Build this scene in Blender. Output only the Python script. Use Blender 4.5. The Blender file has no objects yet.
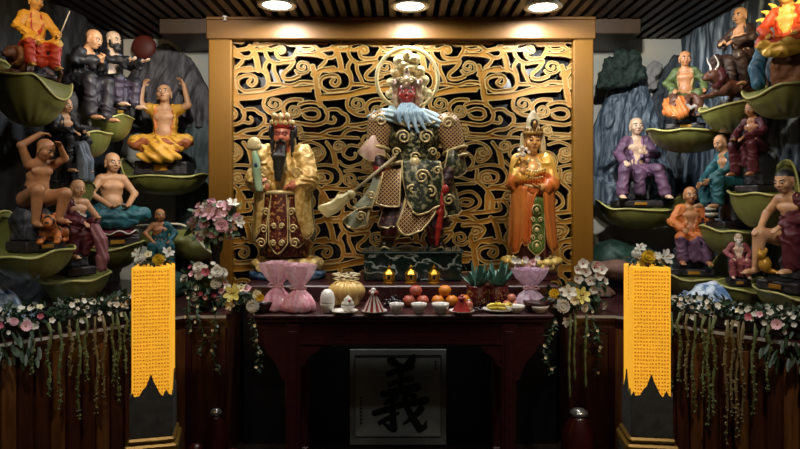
import bpy, math, random
import numpy as np
from mathutils import Vector, Matrix, Euler

rnd = random.Random(7)
scene = bpy.context.scene
COL = scene.collection
PI = math.pi
F = 625.0           # focal length in pixels of an 800 x 449 frame
EYE = 1.60          # camera height
HOR = 200.0         # horizon row


def P(px, py, Y):
    return Vector(((px - 400.0) / F * Y, Y, EYE - (py - HOR) / F * Y))


def lin(h):
    h = h.lstrip('#')
    out = []
    for i in (0, 2, 4):
        c = int(h[i:i + 2], 16) / 255.0
        out.append(c / 12.92 if c <= 0.04045 else ((c + 0.055) / 1.055) ** 2.4)
    return (*out, 1.0)


# ------------------------------------------------------------------ materials
MATS = {}


def mat(name, hexc, rough=0.5, metal=0.0, hex2=None, scale=12.0, stretch=(1, 1, 1), lo=0.35, hi=0.65, bump=0.0, bscale=60.0,
        emit=None, estr=0.0, coat=0.0, sss=0.0, trans=0.0, sheen=0.0, detail=4.0, alpha=1.0, spec=0.5, rot=(0, 0, 0)):
    if name in MATS:
        return MATS[name]
    m = bpy.data.materials.new(name)
    m.use_nodes = True
    nt = m.node_tree
    b = nt.nodes['Principled BSDF']
    b.inputs['Roughness'].default_value = rough
    b.inputs['Metallic'].default_value = metal
    b.inputs['Coat Weight'].default_value = coat
    b.inputs['Specular IOR Level'].default_value = spec
    b.inputs['Transmission Weight'].default_value = trans
    b.inputs['Sheen Weight'].default_value = sheen
    b.inputs['Subsurface Weight'].default_value = sss
    b.inputs['Alpha'].default_value = alpha
    c = lin(hexc)
    b.inputs['Base Color'].default_value = c
    tc = nt.nodes.new('ShaderNodeTexCoord')
    mp = nt.nodes.new('ShaderNodeMapping')
    mp.inputs['Scale'].default_value = stretch
    mp.inputs['Rotation'].default_value = rot
    nt.links.new(tc.outputs['Object'], mp.inputs['Vector'])
    n = nt.nodes.new('ShaderNodeTexNoise')
    n.inputs['Scale'].default_value = scale
    n.inputs['Detail'].default_value = detail
    nt.links.new(mp.outputs['Vector'], n.inputs['Vector'])
    r = nt.nodes.new('ShaderNodeValToRGB')
    r.color_ramp.elements[0].position = lo
    r.color_ramp.elements[1].position = hi
    r.color_ramp.elements[0].color = c
    if hex2 is None:
        r.color_ramp.elements[0].color = tuple(v * 0.82 for v in c[:3]) + (1,)
        r.color_ramp.elements[1].color = tuple(min(1, v * 1.1) for v in c[:3]) + (1,)
    else:
        r.color_ramp.elements[1].color = lin(hex2)
    nt.links.new(n.outputs['Fac'], r.inputs['Fac'])
    nt.links.new(r.outputs['Color'], b.inputs['Base Color'])
    if bump:
        n2 = nt.nodes.new('ShaderNodeTexNoise')
        n2.inputs['Scale'].default_value = bscale
        n2.inputs['Detail'].default_value = 3
        nt.links.new(mp.outputs['Vector'], n2.inputs['Vector'])
        bp = nt.nodes.new('ShaderNodeBump')
        bp.inputs['Strength'].default_value = bump
        bp.inputs['Distance'].default_value = 0.01
        nt.links.new(n2.outputs['Fac'], bp.inputs['Height'])
        nt.links.new(bp.outputs['Normal'], b.inputs['Normal'])
    if emit:
        b.inputs['Emission Color'].default_value = lin(emit)
        b.inputs['Emission Strength'].default_value = estr
    MATS[name] = m
    return m


# ------------------------------------------------------------------ objects
def props(o, label=None, cat=None, group=None, kind=None):
    if label: o['label'] = label
    if cat: o['category'] = cat
    if group: o['group'] = group
    if kind: o['kind'] = kind
    return o


def thing(name, label, cat, loc=(0, 0, 0), rz=0.0, scale=1.0, group=None):
    o = bpy.data.objects.new(name, None)
    o.empty_display_size = 0.05
    COL.objects.link(o)
    o.location = loc
    o.rotation_euler = (0, 0, rz)
    o.scale = (scale,) * 3
    return props(o, label, cat, group)


def link(name, me, parent=None, loc=None, rot=None, scale=None):
    o = bpy.data.objects.new(name, me)
    COL.objects.link(o)
    if parent is not None:
        o.parent = parent
    if loc is not None: o.location = loc
    if rot is not None: o.rotation_euler = rot
    if scale is not None: o.scale = scale if hasattr(scale, '__len__') else (scale,) * 3
    return o


def mesh_np(name, V, Fq, mats, mi=None, smooth=True):
    V = np.asarray(V, dtype=np.float32)
    Fq = np.asarray(Fq, dtype=np.int32)
    me = bpy.data.meshes.new(name)
    me.vertices.add(len(V))
    me.vertices.foreach_set('co', V.ravel())
    n, k = Fq.shape
    me.loops.add(n * k)
    me.loops.foreach_set('vertex_index', Fq.ravel())
    me.polygons.add(n)
    me.polygons.foreach_set('loop_start', np.arange(0, n * k, k, dtype=np.int32))
    for m in (mats if isinstance(mats, (list, tuple)) else [mats]):
        me.materials.append(m)
    if mi is not None:
        me.polygons.foreach_set('material_index', np.asarray(mi, dtype=np.int32))
    me.polygons.foreach_set('use_smooth', np.full(n, smooth, dtype=bool))
    me.update(calc_edges=True)
    me.validate()
    return me


class MB:
    """collects polygons; build() links them as ONE mesh object"""

    def __init__(s):
        s.v, s.f, s.m, s.sm = [], [], [], []

    def add(s, vs, fs, m=0, smooth=False, M=None):
        b = len(s.v)
        for v in vs:
            v = Vector(v)
            s.v.append(M @ v if M is not None else v)
        for f in fs:
            s.f.append([b + i for i in f]); s.m.append(m); s.sm.append(smooth)
        return s

    def box(s, c, size, m=0, M=None, bev=0.0):
        x, y, z = (d / 2 for d in size)
        c = Vector(c)
        if bev <= 0:
            vs = [c + Vector((sx * x, sy * y, sz * z)) for sz in (-1, 1) for sy in (-1, 1) for sx in (-1, 1)]
            fs = [(0, 2, 3, 1), (4, 5, 7, 6), (0, 1, 5, 4), (2, 6, 7, 3), (0, 4, 6, 2), (1, 3, 7, 5)]
            return s.add(vs, fs, m, False, M)
        b = min(bev, x * .9, y * .9, z * .9)
        vs, idx = [], {}
        for sx in (-1, 1):
            for sy in (-1, 1):
                for sz in (-1, 1):
                    for ax in range(3):
                        d = [sx * x, sy * y, sz * z]
                        for a in range(3):
                            if a != ax: d[a] -= (sx, sy, sz)[a] * b
                        idx[(sx, sy, sz, ax)] = len(vs); vs.append(c + Vector(d))
        fs = []
        g = lambda sx, sy, sz, ax: idx[(sx, sy, sz, ax)]
        for q in (-1, 1):
            fs.append([g(q, a, e, 0) for a, e in ((-1, -1), (1, -1), (1, 1), (-1, 1))][::q])
            fs.append([g(a, q, e, 1) for a, e in ((-1, -1), (-1, 1), (1, 1), (1, -1))][::q])
            fs.append([g(a, e, q, 2) for a, e in ((-1, -1), (1, -1), (1, 1), (-1, 1))][::q])
        for p in (-1, 1):
            for q in (-1, 1):
                fs.append([g(p, q, -1, 0), g(p, q, 1, 0), g(p, q, 1, 1), g(p, q, -1, 1)][::-p * q])
                fs.append([g(p, -1, q, 0), g(p, 1, q, 0), g(p, 1, q, 2), g(p, -1, q, 2)][::p * q])
                fs.append([g(-1, p, q, 1), g(1, p, q, 1), g(1, p, q, 2), g(-1, p, q, 2)][::-p * q])
        for sx in (-1, 1):
            for sy in (-1, 1):
                for sz in (-1, 1):
                    fs.append([g(sx, sy, sz, 0), g(sx, sy, sz, 1), g(sx, sy, sz, 2)][::sx * sy * sz])
        return s.add(vs, fs, m, False, M)

    def prism(s, pts, z0, z1, m=0, M=None):
        n = len(pts)
        vs = [(x, y, z0) for x, y in pts] + [(x, y, z1) for x, y in pts]
        fs = [list(range(n))[::-1], list(range(n, 2 * n))] + [(i, (i + 1) % n, n + (i + 1) % n, n + i) for i in range(n)]
        return s.add(vs, fs, m, False, M)

    def lathe(s, prof, n=24, m=0, M=None, cap=True, mod=None, smooth=True):
        vs, fs = [], []
        for r, z in prof:
            for i in range(n):
                a = 2 * PI * i / n
                rr = r * (mod(a, z) if mod else 1)
                vs.append((rr * math.cos(a), rr * math.sin(a), z))
        for j in range(len(prof) - 1):
            for i in range(n):
                k = (i + 1) % n
                fs.append((j * n + i, j * n + k, (j + 1) * n + k, (j + 1) * n + i))
        if cap:
            if prof[0][0] > 1e-5: fs.append(list(range(n))[::-1])
            if prof[-1][0] > 1e-5: fs.append([(len(prof) - 1) * n + i for i in range(n)])
        return s.add(vs, fs, m, smooth, M)

    def ball(s, c, r, m=0, n=14, M=None):
        r = (r,) * 3 if not hasattr(r, '__len__') else r
        h = max(6, n // 2)
        prof = [(max(1e-6, math.sin(PI * j / h)), -math.cos(PI * j / h)) for j in range(h + 1)]
        T = Matrix.Translation(c) @ Matrix.Diagonal((r[0], r[1], r[2], 1))
        return s.lathe(prof, n, m, (M @ T) if M is not None else T, cap=False)

    def tube(s, pts, r, n=8, m=0, M=None, closed=False, cap=True):
        pts = [Vector(p) for p in pts]
        N = len(pts)
        rs = r if hasattr(r, '__len__') else [r] * N
        vs, fs = [], []
        up = None
        for i, p in enumerate(pts):
            a = pts[i - 1] if (i > 0 or closed) else p
            b = pts[(i + 1) % N] if (i < N - 1 or closed) else p
            t = (b - a)
            t = t.normalized() if t.length > 1e-9 else Vector((0, 0, 1))
            if up is None:
                up = Vector((0, 0, 1)) if abs(t.z) < .9 else Vector((1, 0, 0))
            u = (up - t * up.dot(t))
            u = u.normalized() if u.length > 1e-6 else t.orthogonal().normalized()
            up = u
            w = t.cross(u)
            for k in range(n):
                a2 = 2 * PI * k / n
                vs.append(p + (u * math.cos(a2) + w * math.sin(a2)) * rs[i])
        R = N if closed else N - 1
        for i in range(R):
            j = (i + 1) % N
            for k in range(n):
                l = (k + 1) % n
                fs.append((i * n + k, i * n + l, j * n + l, j * n + k))
        if cap and not closed:
            fs.append(list(range(n))[::-1]); fs.append([(N - 1) * n + k for k in range(n)])
        return s.add(vs, fs, m, True, M)

    def mesh(s, name, mats):
        me = bpy.data.meshes.new(name)
        me.from_pydata([tuple(v) for v in s.v], [], s.f)
        for m in (mats if isinstance(mats, (list, tuple)) else [mats]):
            me.materials.append(m)
        me.polygons.foreach_set('material_index', s.m)
        me.polygons.foreach_set('use_smooth', s.sm)
        me.validate()
        me.update()
        return me

    def build(s, name, mats, parent=None, loc=None, rot=None, scale=None):
        return link(name, s.mesh(name, mats), parent, loc, rot, scale)


def copy_tree(o, parent=None):
    c = o.copy()
    COL.objects.link(c)
    if parent is not None: c.parent = parent
    for ch in [x for x in o.children]:
        copy_tree(ch, c)
    return c


def catmull(pts, n=6, closed=False):
    pts = [Vector(p) for p in pts]
    N = len(pts)
    out = []
    for i in range(N if closed else N - 1):
        g = (lambda k: pts[k % N]) if closed else (lambda k: pts[max(0, min(N - 1, k))])
        p0, p1, p2, p3 = g(i - 1), g(i), g(i + 1), g(i + 2)
        for k in range(n):
            t = k / n
            out.append(0.5 * ((2 * p1) + (p2 - p0) * t + (2 * p0 - 5 * p1 + 4 * p2 - p3) * t * t + (3 * p1 - p0 - 3 * p2 + p3) * t ** 3))
    if not closed: out.append(pts[-1])
    return out


# ------------------------------------------------------------------ noise
_perm = np.random.RandomState(3).rand(64, 64, 64).astype(np.float32)


def vnoise(p):
    p = np.asarray(p, dtype=np.float32)
    i = np.floor(p).astype(np.int32)
    f = p - i
    f = f * f * (3 - 2 * f)
    i &= 63
    j = (i + 1) & 63
    x0, y0, z0 = i[..., 0], i[..., 1], i[..., 2]
    x1, y1, z1 = j[..., 0], j[..., 1], j[..., 2]
    fx, fy, fz = f[..., 0], f[..., 1], f[..., 2]
    A = _perm
    l = lambda a, b, t: a + (b - a) * t
    return l(l(l(A[x0, y0, z0], A[x1, y0, z0], fx), l(A[x0, y1, z0], A[x1, y1, z0], fx), fy),
             l(l(A[x0, y0, z1], A[x1, y0, z1], fx), l(A[x0, y1, z1], A[x1, y1, z1], fx), fy), fz) * 2 - 1


def fbm(p, o=4):
    s, a = 0, 1
    p = np.asarray(p, dtype=np.float32)
    for _ in range(o):
        s = s + a * vnoise(p); a *= .5; p = p * 2.03 + 11.3
    return s


# ------------------------------------------------------------------ signed distance modelling
class SDF:
    """solids blended smoothly into one continuous skin"""

    def __init__(s, vox=0.004, k=0.012):
        s.vox, s.k, s.pr = vox, k, []

    def rc(s, a, b, ra, rb=None, m=0, k=None, sub=False):
        a, b = np.array(a, float), np.array(b, float)
        rb = ra if rb is None else rb
        lo = np.minimum(a - ra, b - rb); hi = np.maximum(a + ra, b + rb)
        ba = b - a
        L = max(float(ba @ ba), 1e-12)

        def fn(p):
            q = p - a
            h = np.clip((q @ ba) / L, 0, 1)
            return np.sqrt(((q - h[..., None] * ba) ** 2).sum(-1)) - (ra + (rb - ra) * h)
        s.pr.append((fn, lo, hi, m, s.k if k is None else k, sub)); return s

    def path(s, pts, rs, m=0, k=None, sub=False):
        for i in range(len(pts) - 1):
            s.rc(pts[i], pts[i + 1], rs[i], rs[i + 1], m, k, sub)
        return s

    def el(s, c, r, m=0, R=None, k=None, sub=False):
        c = np.array(c, float); r = np.array(r if hasattr(r, '__len__') else (r,) * 3, float)
        Rm = np.eye(3) if R is None else np.array(R, float)
        e = np.sqrt(((Rm * r) ** 2).sum(1))
        ir = 1 / r

        def fn(p):
            q = (p - c) @ Rm
            k0 = np.sqrt(((q * ir) ** 2).sum(-1)); k1 = np.sqrt(((q * ir * ir) ** 2).sum(-1)) + 1e-9
            return k0 * (k0 - 1) / k1
        s.pr.append((fn, c - e, c + e, m, s.k if k is None else k, sub)); return s

    def bx(s, c, h, rd=0.004, m=0, R=None, k=None, sub=False):
        c = np.array(c, float); h = np.array(h, float)
        Rm = np.eye(3) if R is None else np.array(R, float)
        e = (np.abs(Rm) * h).sum(1) + rd

        def fn(p):
            q = np.abs((p - c) @ Rm) - (h - rd)
            return np.sqrt((np.maximum(q, 0) ** 2).sum(-1)) + np.minimum(q.max(-1), 0) - rd
        s.pr.append((fn, c - e, c + e, m, s.k if k is None else k, sub)); return s

    def ring(s, c, R0, r, Rm=None, m=0, k=None, sq=(1, 1)):
        c = np.array(c, float)
        Rm = np.eye(3) if Rm is None else np.array(Rm, float)
        e = np.full(3, R0 * max(sq) + r)

        def fn(p):
            q = (p - c) @ Rm
            a = np.sqrt((q[..., 0] / sq[0]) ** 2 + (q[..., 1] / sq[1]) ** 2) - R0
            return np.sqrt(a * a + q[..., 2] ** 2) - r
        s.pr.append((fn, c - e, c + e, m, s.k if k is None else k, False)); return s

    def build(s, disp=None, paint=(), clip=None):
        vox = s.vox
        pad = 5 * vox + max(p[4] for p in s.pr)
        lo = np.min([p[1] for p in s.pr if not p[5]], 0) - pad
        hi = np.max([p[2] for p in s.pr if not p[5]], 0) + pad
        n = np.ceil((hi - lo) / vox).astype(int) + 1
        ax = [lo[i] + vox * np.arange(n[i]) for i in range(3)]
        D = np.full(n, 0.08, np.float32)
        M = np.zeros(n, np.int8)
        for fn, a, b, m, k, sub in s.pr:
            mg = 4 * vox + k
            i0 = np.clip(np.floor((a - mg - lo) / vox).astype(int), 0, n)
            i1 = np.clip(np.ceil((b + mg - lo) / vox).astype(int) + 1, 0, n)
            if (i1 <= i0).any(): continue
            sl = tuple(slice(i0[t], i1[t]) for t in range(3))
            G = np.stack(np.meshgrid(*(ax[t][sl[t]] for t in range(3)), indexing='ij'), -1)
            d = fn(G).astype(np.float32)
            o = D[sl]
            if sub:
                h = np.clip(.5 - .5 * (o + d) / max(k, 1e-6), 0, 1)
                r = o + (-d - o) * h + k * h * (1 - h)
                D[sl] = r
            else:
                Mo = M[sl]
                M[sl] = np.where(d < o, m, Mo)
                h = np.clip(.5 + .5 * (o - d) / max(k, 1e-6), 0, 1)
                D[sl] = o + (d - o) * h - k * h * (1 - h)
        if disp is not None:
            w = np.nonzero(np.abs(D) < 4 * vox)
            G = np.stack([ax[t][w[t]] for t in range(3)], -1)
            D[w] += disp(G, M[w]).astype(np.float32)
        if clip is not None:
            zc = (clip - ax[2])[None, None, :].astype(np.float32)
            D = np.maximum(D, zc)
        # surface nets
        sgn = D < 0
        c = np.zeros(n - 1, np.int8)
        offs = [(i, j, k) for i in (0, 1) for j in (0, 1) for k in (0, 1)]
        for i, j, k in offs:
            c += sgn[i:n[0] - 1 + i, j:n[1] - 1 + j, k:n[2] - 1 + k]
        act = (c > 0) & (c < 8)
        idx = np.full(n - 1, -1, np.int32)
        I = np.array(np.nonzero(act))
        idx[act] = np.arange(I.shape[1])
        acc = np.zeros((I.shape[1], 3)); cnt = np.zeros(I.shape[1])
        for o1 in offs:
            for t in range(3):
                if o1[t]: continue
                o2 = list(o1); o2[t] = 1
                da = D[I[0] + o1[0], I[1] + o1[1], I[2] + o1[2]]
                db = D[I[0] + o2[0], I[1] + o2[1], I[2] + o2[2]]
                x = (da < 0) != (db < 0)
                tt = np.where(x, da / np.where(x, da - db, 1), 0)
                pz = np.array(o1, float)[None].repeat(len(tt), 0); pz[:, t] += tt
                acc[x] += pz[x]; cnt[x] += 1
        V = lo + (I.T + acc / cnt[:, None]) * vox
        faces = []
        for t in range(3):
            u, v = (t + 1) % 3, (t + 2) % 3
            s1 = [slice(None)] * 3; s2 = [slice(None)] * 3
            s1[t] = slice(0, n[t] - 1); s2[t] = slice(1, n[t])
            for q in (u, v):
                s1[q] = slice(1, n[q] - 1); s2[q] = slice(1, n[q] - 1)
            a, b = sgn[tuple(s1)], sgn[tuple(s2)]
            w = np.array(np.nonzero(a != b)).T
            if not len(w): continue
            ins = a[tuple(w.T)]
            w = w.copy(); w[:, u] += 1; w[:, v] += 1
            def cell(du, dv):
                g = w.copy(); g[:, u] += du; g[:, v] += dv
                return idx[g[:, 0], g[:, 1], g[:, 2]]
            q = np.stack([cell(-1, -1), cell(0, -1), cell(0, 0), cell(-1, 0)], 1)
            q[~ins] = q[~ins][:, ::-1]
            faces.append(q)
        Fq = np.concatenate(faces)
        mv = M[I[0], I[1], I[2]]
        mi = mv[Fq[:, 0]].astype(np.int32)
        if paint:
            C = V[Fq].mean(1)
            for fn, m in paint:
                mi[fn(C)] = m
        return V, Fq, mi

    def obj(s, name, mats, parent=None, disp=None, paint=(), clip=None, **kw):
        V, Fq, mi = s.build(disp, paint, clip)
        return link(name, mesh_np(name, V, Fq, mats, mi), parent, **kw)


def in_el(c, r, R=None):
    c = np.array(c, float); r = np.array(r, float)
    Rm = np.eye(3) if R is None else np.array(R, float)
    return lambda p: ((((p - c) @ Rm) / r) ** 2).sum(-1) < 1


# ------------------------------------------------------------------ flat outlines from a field
def march2d(G, x0, y0, st, d0, d1, to3, mb, m=0):
    """cells where G > 0 become a plate from depth d0 (front) to d1 (back); to3(x, y, d) gives the 3-D point"""
    ny, nx = G.shape
    cache = {}
    vs, fs = [], []

    def vert(key, x, y, d):
        k = (key, d)
        if k not in cache:
            cache[k] = len(vs); vs.append(to3(x0 + x * st, y0 + y * st, d))
        return cache[k]
    g = G.tolist()
    for j in range(ny - 1):
        r0, r1 = g[j], g[j + 1]
        for i in range(nx - 1):
            c = (r0[i], r0[i + 1], r1[i + 1], r1[i])
            p = [v > 0 for v in c]
            s = p[0] + p[1] + p[2] + p[3]
            if s == 0: continue
            xy = ((i, j), (i + 1, j), (i + 1, j + 1), (i, j + 1))
            poly = []
            for a in range(4):
                b = (a + 1) & 3
                if p[a]: poly.append((('v',) + xy[a], xy[a][0], xy[a][1], False))
                if p[a] != p[b]:
                    t = c[a] / (c[a] - c[b])
                    e = ('e',) + min(xy[a], xy[b]) + max(xy[a], xy[b])
                    poly.append((e, xy[a][0] + (xy[b][0] - xy[a][0]) * t, xy[a][1] + (xy[b][1] - xy[a][1]) * t, True))
            fs.append([vert(q[0], q[1], q[2], d0) for q in poly])
            if s < 4:
                L = len(poly)
                for a in range(L):
                    q, w = poly[a], poly[(a + 1) % L]
                    if q[3] and w[3] and not (s == 2 and p[0] == p[2] and a % 3 == 0 and False):
                        fs.append([vert(w[0], w[1], w[2], d0), vert(q[0], q[1], q[2], d0), vert(q[0], q[1], q[2], d1), vert(w[0], w[1], w[2], d1)])
    mb.add(vs, fs, m, False)
    return mb


def stroke_field(X, Y, strokes):
    """max over strokes of (halfwidth - distance); strokes: (points, halfwidths)"""
    out = np.full(X.shape, -1e3)
    for pts, ws in strokes:
        ws = ws if hasattr(ws, '__len__') else [ws] * len(pts)
        for (ax, ay), (bx, by), wa, wb in zip(pts[:-1], pts[1:], ws[:-1], ws[1:]):
            dx, dy = bx - ax, by - ay
            L = dx * dx + dy * dy + 1e-9
            h = np.clip(((X - ax) * dx + (Y - ay) * dy) / L, 0, 1)
            d = np.hypot(X - ax - h * dx, Y - ay - h * dy)
            np.maximum(out, wa + (wb - wa) * h - d, out=out)
    return out


def smooth2(pts, n=5):
    return [(p.x, p.y) for p in catmull([(x, y, 0) for x, y in pts], n)]
# ================================================================== the room
M_gold = mat('gold_frame', '7C5414', .42, .3, '6E490F', 3, (1, 1, .3), spec=.4)
M_beam = mat('bronze_beam', '6A4614', .42, .25, '5C3B10', 3, (.2, 1, 1))
M_slat = mat('slat_wood', '31251F', .5, 0, '261C18', 9, (6, .5, 1))
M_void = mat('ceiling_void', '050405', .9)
M_black = mat('black_lacquer', '0A090B', .35, 0, '0E0C0E', 5)
M_backing = mat('lattice_backing', '0B0C10', .22, 0, '14161C', 2.5)
M_lat = mat('lattice_gold', '94641A', .42, .25, '9E6C1C', 6)
M_rim = mat('lattice_rim', 'A88C52', .45, .1, '987C44', 9)  # paler than the plate: light caught along the edges put into the colour
M_floor = mat('floor_stone', '1C1715', .25, 0, '28211E', 4)
M_redwood = mat('dark_red_wood', '3A1214', .38, 0, '2A0C0F', 10, (1, 8, 8), coat=.25)
M_brownwood = mat('brown_wood', '4A2412', .42, 0, '351709', 7, (7, 7, .6), coat=.2)
M_brownwood2 = mat('amber_wood', '6E4420', .45, 0, '54300F', 7, (7, 7, .6), coat=.2)
M_stone_top = mat('pale_counter', 'B9B4A8', .4, 0, 'A8A296', 9)
M_slate = mat('slate_rock', '26333E', .7, 0, 'A4B0BA', 5.5, (3.2, 3.2, .45), .45, .76, .6, 26)
M_slate_dark = mat('dark_rock', '14171A', .75, 0, '343A40', 6, (2.5, 2.5, .8), .45, .8, .6, 24)
M_mural = mat('mural_plaster', 'BAB09C', .8, 0, '8A9698', 2.2, (1, 1, 1.6), .3, .7)
M_mount_l = mat('mountain_grey', '38363A', .75, 0, '77767A', 7, (3, 3, .8), .4, .8, .5, 30)
M_mount_r = mat('mountain_blue', '2C3C4C', .7, 0, '94A4B2', 7, (4.5, 4.5, .45), .42, .78, .6, 22)
M_tree = mat('relief_tree', '0C1A14', .8, 0, '1B3027', 30, bump=.8, bscale=40)
M_wave = mat('relief_wave', '4F6F94', .5, 0, 'C9D6E2', 16, (1, 1, .7), .42, .6, .5, 40)
M_green_rock = mat('green_rock', '16302A', .65, 0, '24443A', 6, (1, 1, 1.4), bump=.5, bscale=20)
M_tan_rock = mat('tan_rock', '7A5848', .7, 0, '5B4034', 6, bump=.5, bscale=20)

CEIL = 3.017
# floor, outer walls
mb = MB(); mb.box((0, 2.6, -.05), (6.0, 7.0, .1)); props(mb.build('floor', M_floor), kind='structure')


def rock_wall(name, side, m, seed):
    ys = np.arange(2.55, 5.61, .017); zs = np.arange(.85, CEIL + .02, .017)
    Yg, Zg = np.meshgrid(ys, zs, indexing='ij')
    p = np.stack([Yg * 3.4 + seed, Zg * 1.1, np.full_like(Yg, seed)], -1)
    warp = fbm(np.stack([Yg * 1.5, Zg * 1.5, np.full_like(Yg, seed + 5.)], -1), 2)
    r = 1 - np.abs(fbm(np.stack([Yg * 5 + warp * 1.6 + seed, Zg * 1.0 + warp, np.full_like(Yg, 2.)], -1), 4)) * 1.6
    h = .07 + .06 * fbm(p, 3) + .05 * r
    h = np.clip(h * .62, .0, .12)
    X = side * (2.52 - h)
    n, k = Yg.shape
    V = np.stack([X, Yg, Zg], -1).reshape(-1, 3)
    a = np.arange(n * k).reshape(n, k)
    q = np.stack([a[:-1, :-1], a[1:, :-1], a[1:, 1:], a[:-1, 1:]], -1).reshape(-1, 4)
    if side > 0: q = q[:, ::-1]
    o = link(name, mesh_np(name, V, q, m)); props(o, kind='structure')


rock_wall('wall_left', -1, M_slate_dark, 3.7)
rock_wall('wall_right', 1, M_slate, 9.1)
mb = MB()
mb.box((0, 5.56, 1.55), (5.3, .1, 3.1)); props(mb.build('wall_back', M_mural), kind='structure')
for nm, sx in (('wall_outer_left', -1), ('wall_outer_right', 1)):
    mb = MB(); mb.box((sx * 2.58, 3.2, 1.55), (.1, 4.9, 3.1)); props(mb.build(nm, M_slate_dark), kind='structure')
# the panel wall between the two alcoves
mb = MB(); mb.box((0.005, 5.16, 1.5), (2.94, .24, 3.0)); props(mb.build('wall_panel_backing', M_backing), kind='structure')

# ceiling of dark slats
mb = MB()
x = -2.5
while x < 2.52:
    y1 = 5.5 if abs(x) > 1.88 else 4.86
    mb.box((x, (1.0 + y1) / 2, CEIL + .03), (.05, y1 - 1.0, .06))
    x += .094
mb.box((0, 3.2, CEIL + .11), (5.2, 4.8, .02), 1)
props(mb.build('ceiling', [M_slat, M_void]), kind='structure')

# gilt frame round the lattice
FY = 4.90
xl0, xl1 = P(209, 0, FY).x, P(232, 0, FY).x
xr0, xr1 = P(573, 0, FY).x, P(593, 0, FY).x
zt = P(0, 40, FY).z
mb = MB(); mb.box(((xl0 + xl1) / 2, FY + .05, (CEIL + .9) / 2), (xl1 - xl0, .14, CEIL - .9), 0, bev=.008); props(mb.build('trim_1', M_gold), kind='structure')
mb = MB(); mb.box(((xr0 + xr1) / 2, FY + .05, (CEIL + .9) / 2), (xr1 - xr0, .14, CEIL - .9), 0, bev=.008); props(mb.build('trim_2', M_gold), kind='structure')
mb = MB(); mb.box(((xl0 + xr1) / 2, FY + .04, (CEIL + zt) / 2), (xr1 - xl0 + .02, .16, CEIL - zt), 0, bev=.006)
mb.box(((xl0 + xr1) / 2, FY - .05, CEIL - .008), (xr1 - xl0, .03, .018), 0)
props(mb.build('trim_3', M_beam), kind='structure')
for i, (a, b) in enumerate(((159, 209.5), (592.5, 641))):
    p0, p1 = P(a, 0, FY).x, P(b, 0, FY).x
    mb = MB(); mb.box(((p0 + p1) / 2, FY + .32, CEIL - .05), (p1 - p0, .64, .125), 0, bev=.006)
    props(mb.build('trim_%d' % (4 + i), mat('dark_beam', '35230F', .5, .1)), kind='structure')
# splayed returns beside the frame
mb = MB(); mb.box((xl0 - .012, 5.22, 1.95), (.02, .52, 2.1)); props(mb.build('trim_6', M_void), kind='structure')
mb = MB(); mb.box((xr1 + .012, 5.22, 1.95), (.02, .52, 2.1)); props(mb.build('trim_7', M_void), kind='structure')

# ------------------------------------------------------------------ cloud lattice
z2 = lambda ox, oy, s: (lambda pts: [(ox + x / s, oy + y / s) for x, y in pts])
A = z2(310, 36, 7.49); B = z2(310, 90, 7.49); C = z2(310, 140, 7.49)
ST = []


def S(pts, w): ST.append((smooth2(pts, 4), w))


S(A([(500, 190), (430, 198), (370, 205), (322, 182), (290, 135), (298, 72), (340, 45), (390, 50), (430, 44), (470, 66), (520, 66), (532, 95), (512, 135), (490, 165), (430, 172), (385, 160), (368, 118), (388, 84), (420, 88), (428, 112), (405, 126)]), 2.6)
S(A([(305, 190), (282, 235), (305, 290), (312, 360)]), 2.6)
S(A([(350, 208), (352, 255), (372, 300), (392, 345)]), 2.5)
S(A([(500, 200), (470, 240), (425, 280), (420, 310), (450, 325), (500, 318), (540, 300)]), 2.6)
S(A([(60, 300), (90, 262), (160, 262), (230, 252), (285, 280), (308, 340), (285, 395), (210, 408), (130, 412), (82, 370), (86, 322), (140, 298), (205, 303), (218, 345), (190, 372), (158, 350), (178, 326)]), 2.5)
S(A([(170, 80), (205, 130), (225, 190), (235, 255)]), [3.0] * 4 + [3.6] * 9)
S(A([(312, 362), (400, 362), (480, 372), (560, 345), (640, 350)]), 2.6)
S(A([(60, 449), (180, 446), (300, 432), (420, 400), (520, 392), (640, 380)]), 3.2)
S(A([(-40, 50), (30, 75), (80, 108), (170, 92), (240, 108), (300, 100)]), 2.5)
S(A([(-40, 140), (30, 135), (90, 138), (122, 170), (100, 210), (70, 235)]), 2.4)
S(A([(540, 90), (580, 110), (640, 100)]), 2.4)
S(A([(20, 230), (40, 300), (50, 380), (60, 449)]), 3.6)
S(A([(20, 290), (90, 255), (180, 240)]), 3.0)
S(B([(60, 0), (70, 60), (75, 110)]), 3.6)
S(B([(60, 66), (160, 62), (260, 50), (400, 18), (520, 4), (620, 0)]), 2.8)
S(B([(300, 40), (276, 95), (290, 145), (340, 180), (400, 192), (440, 180)]), 2.5)
S(B([(560, 75), (500, 72), (448, 88), (420, 130), (440, 190), (472, 240)]), 2.7)
S(B([(-80, 110), (-20, 92), (60, 100), (112, 140), (132, 190), (108, 240), (40, 262), (-40, 258)]), 2.5)
S(B([(-60, 160), (0, 142), (52, 152), (68, 190), (36, 214), (-20, 210), (-48, 190)]), 2.5)
S(B([(120, 165), (150, 146), (205, 146), (240, 172), (275, 192), (282, 240), (232, 288), (150, 302), (85, 330)]), 2.5)
S(B([(128, 240), (172, 246), (188, 222), (176, 204)]), 2.2)
S(B([(276, 262), (330, 262), (380, 256), (460, 240), (560, 250), (650, 262)]), 2.4)
S(B([(-40, 330), (40, 334), (110, 340), (160, 352), (230, 356), (268, 312), (330, 290), (390, 300), (430, 288), (470, 316)]), 2.5)
Dz = z2(440, 120, 4.985); E = z2(440, 190, 5.61)
nA = len(ST)
S(Dz([(70, 30), (95, 90), (100, 165)]), [2.6] * 4 + [3.2] * 9)
S(Dz([(130, 92), (200, 92), (265, 86), (340, 86), (420, 90)]), 2.1)
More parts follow.
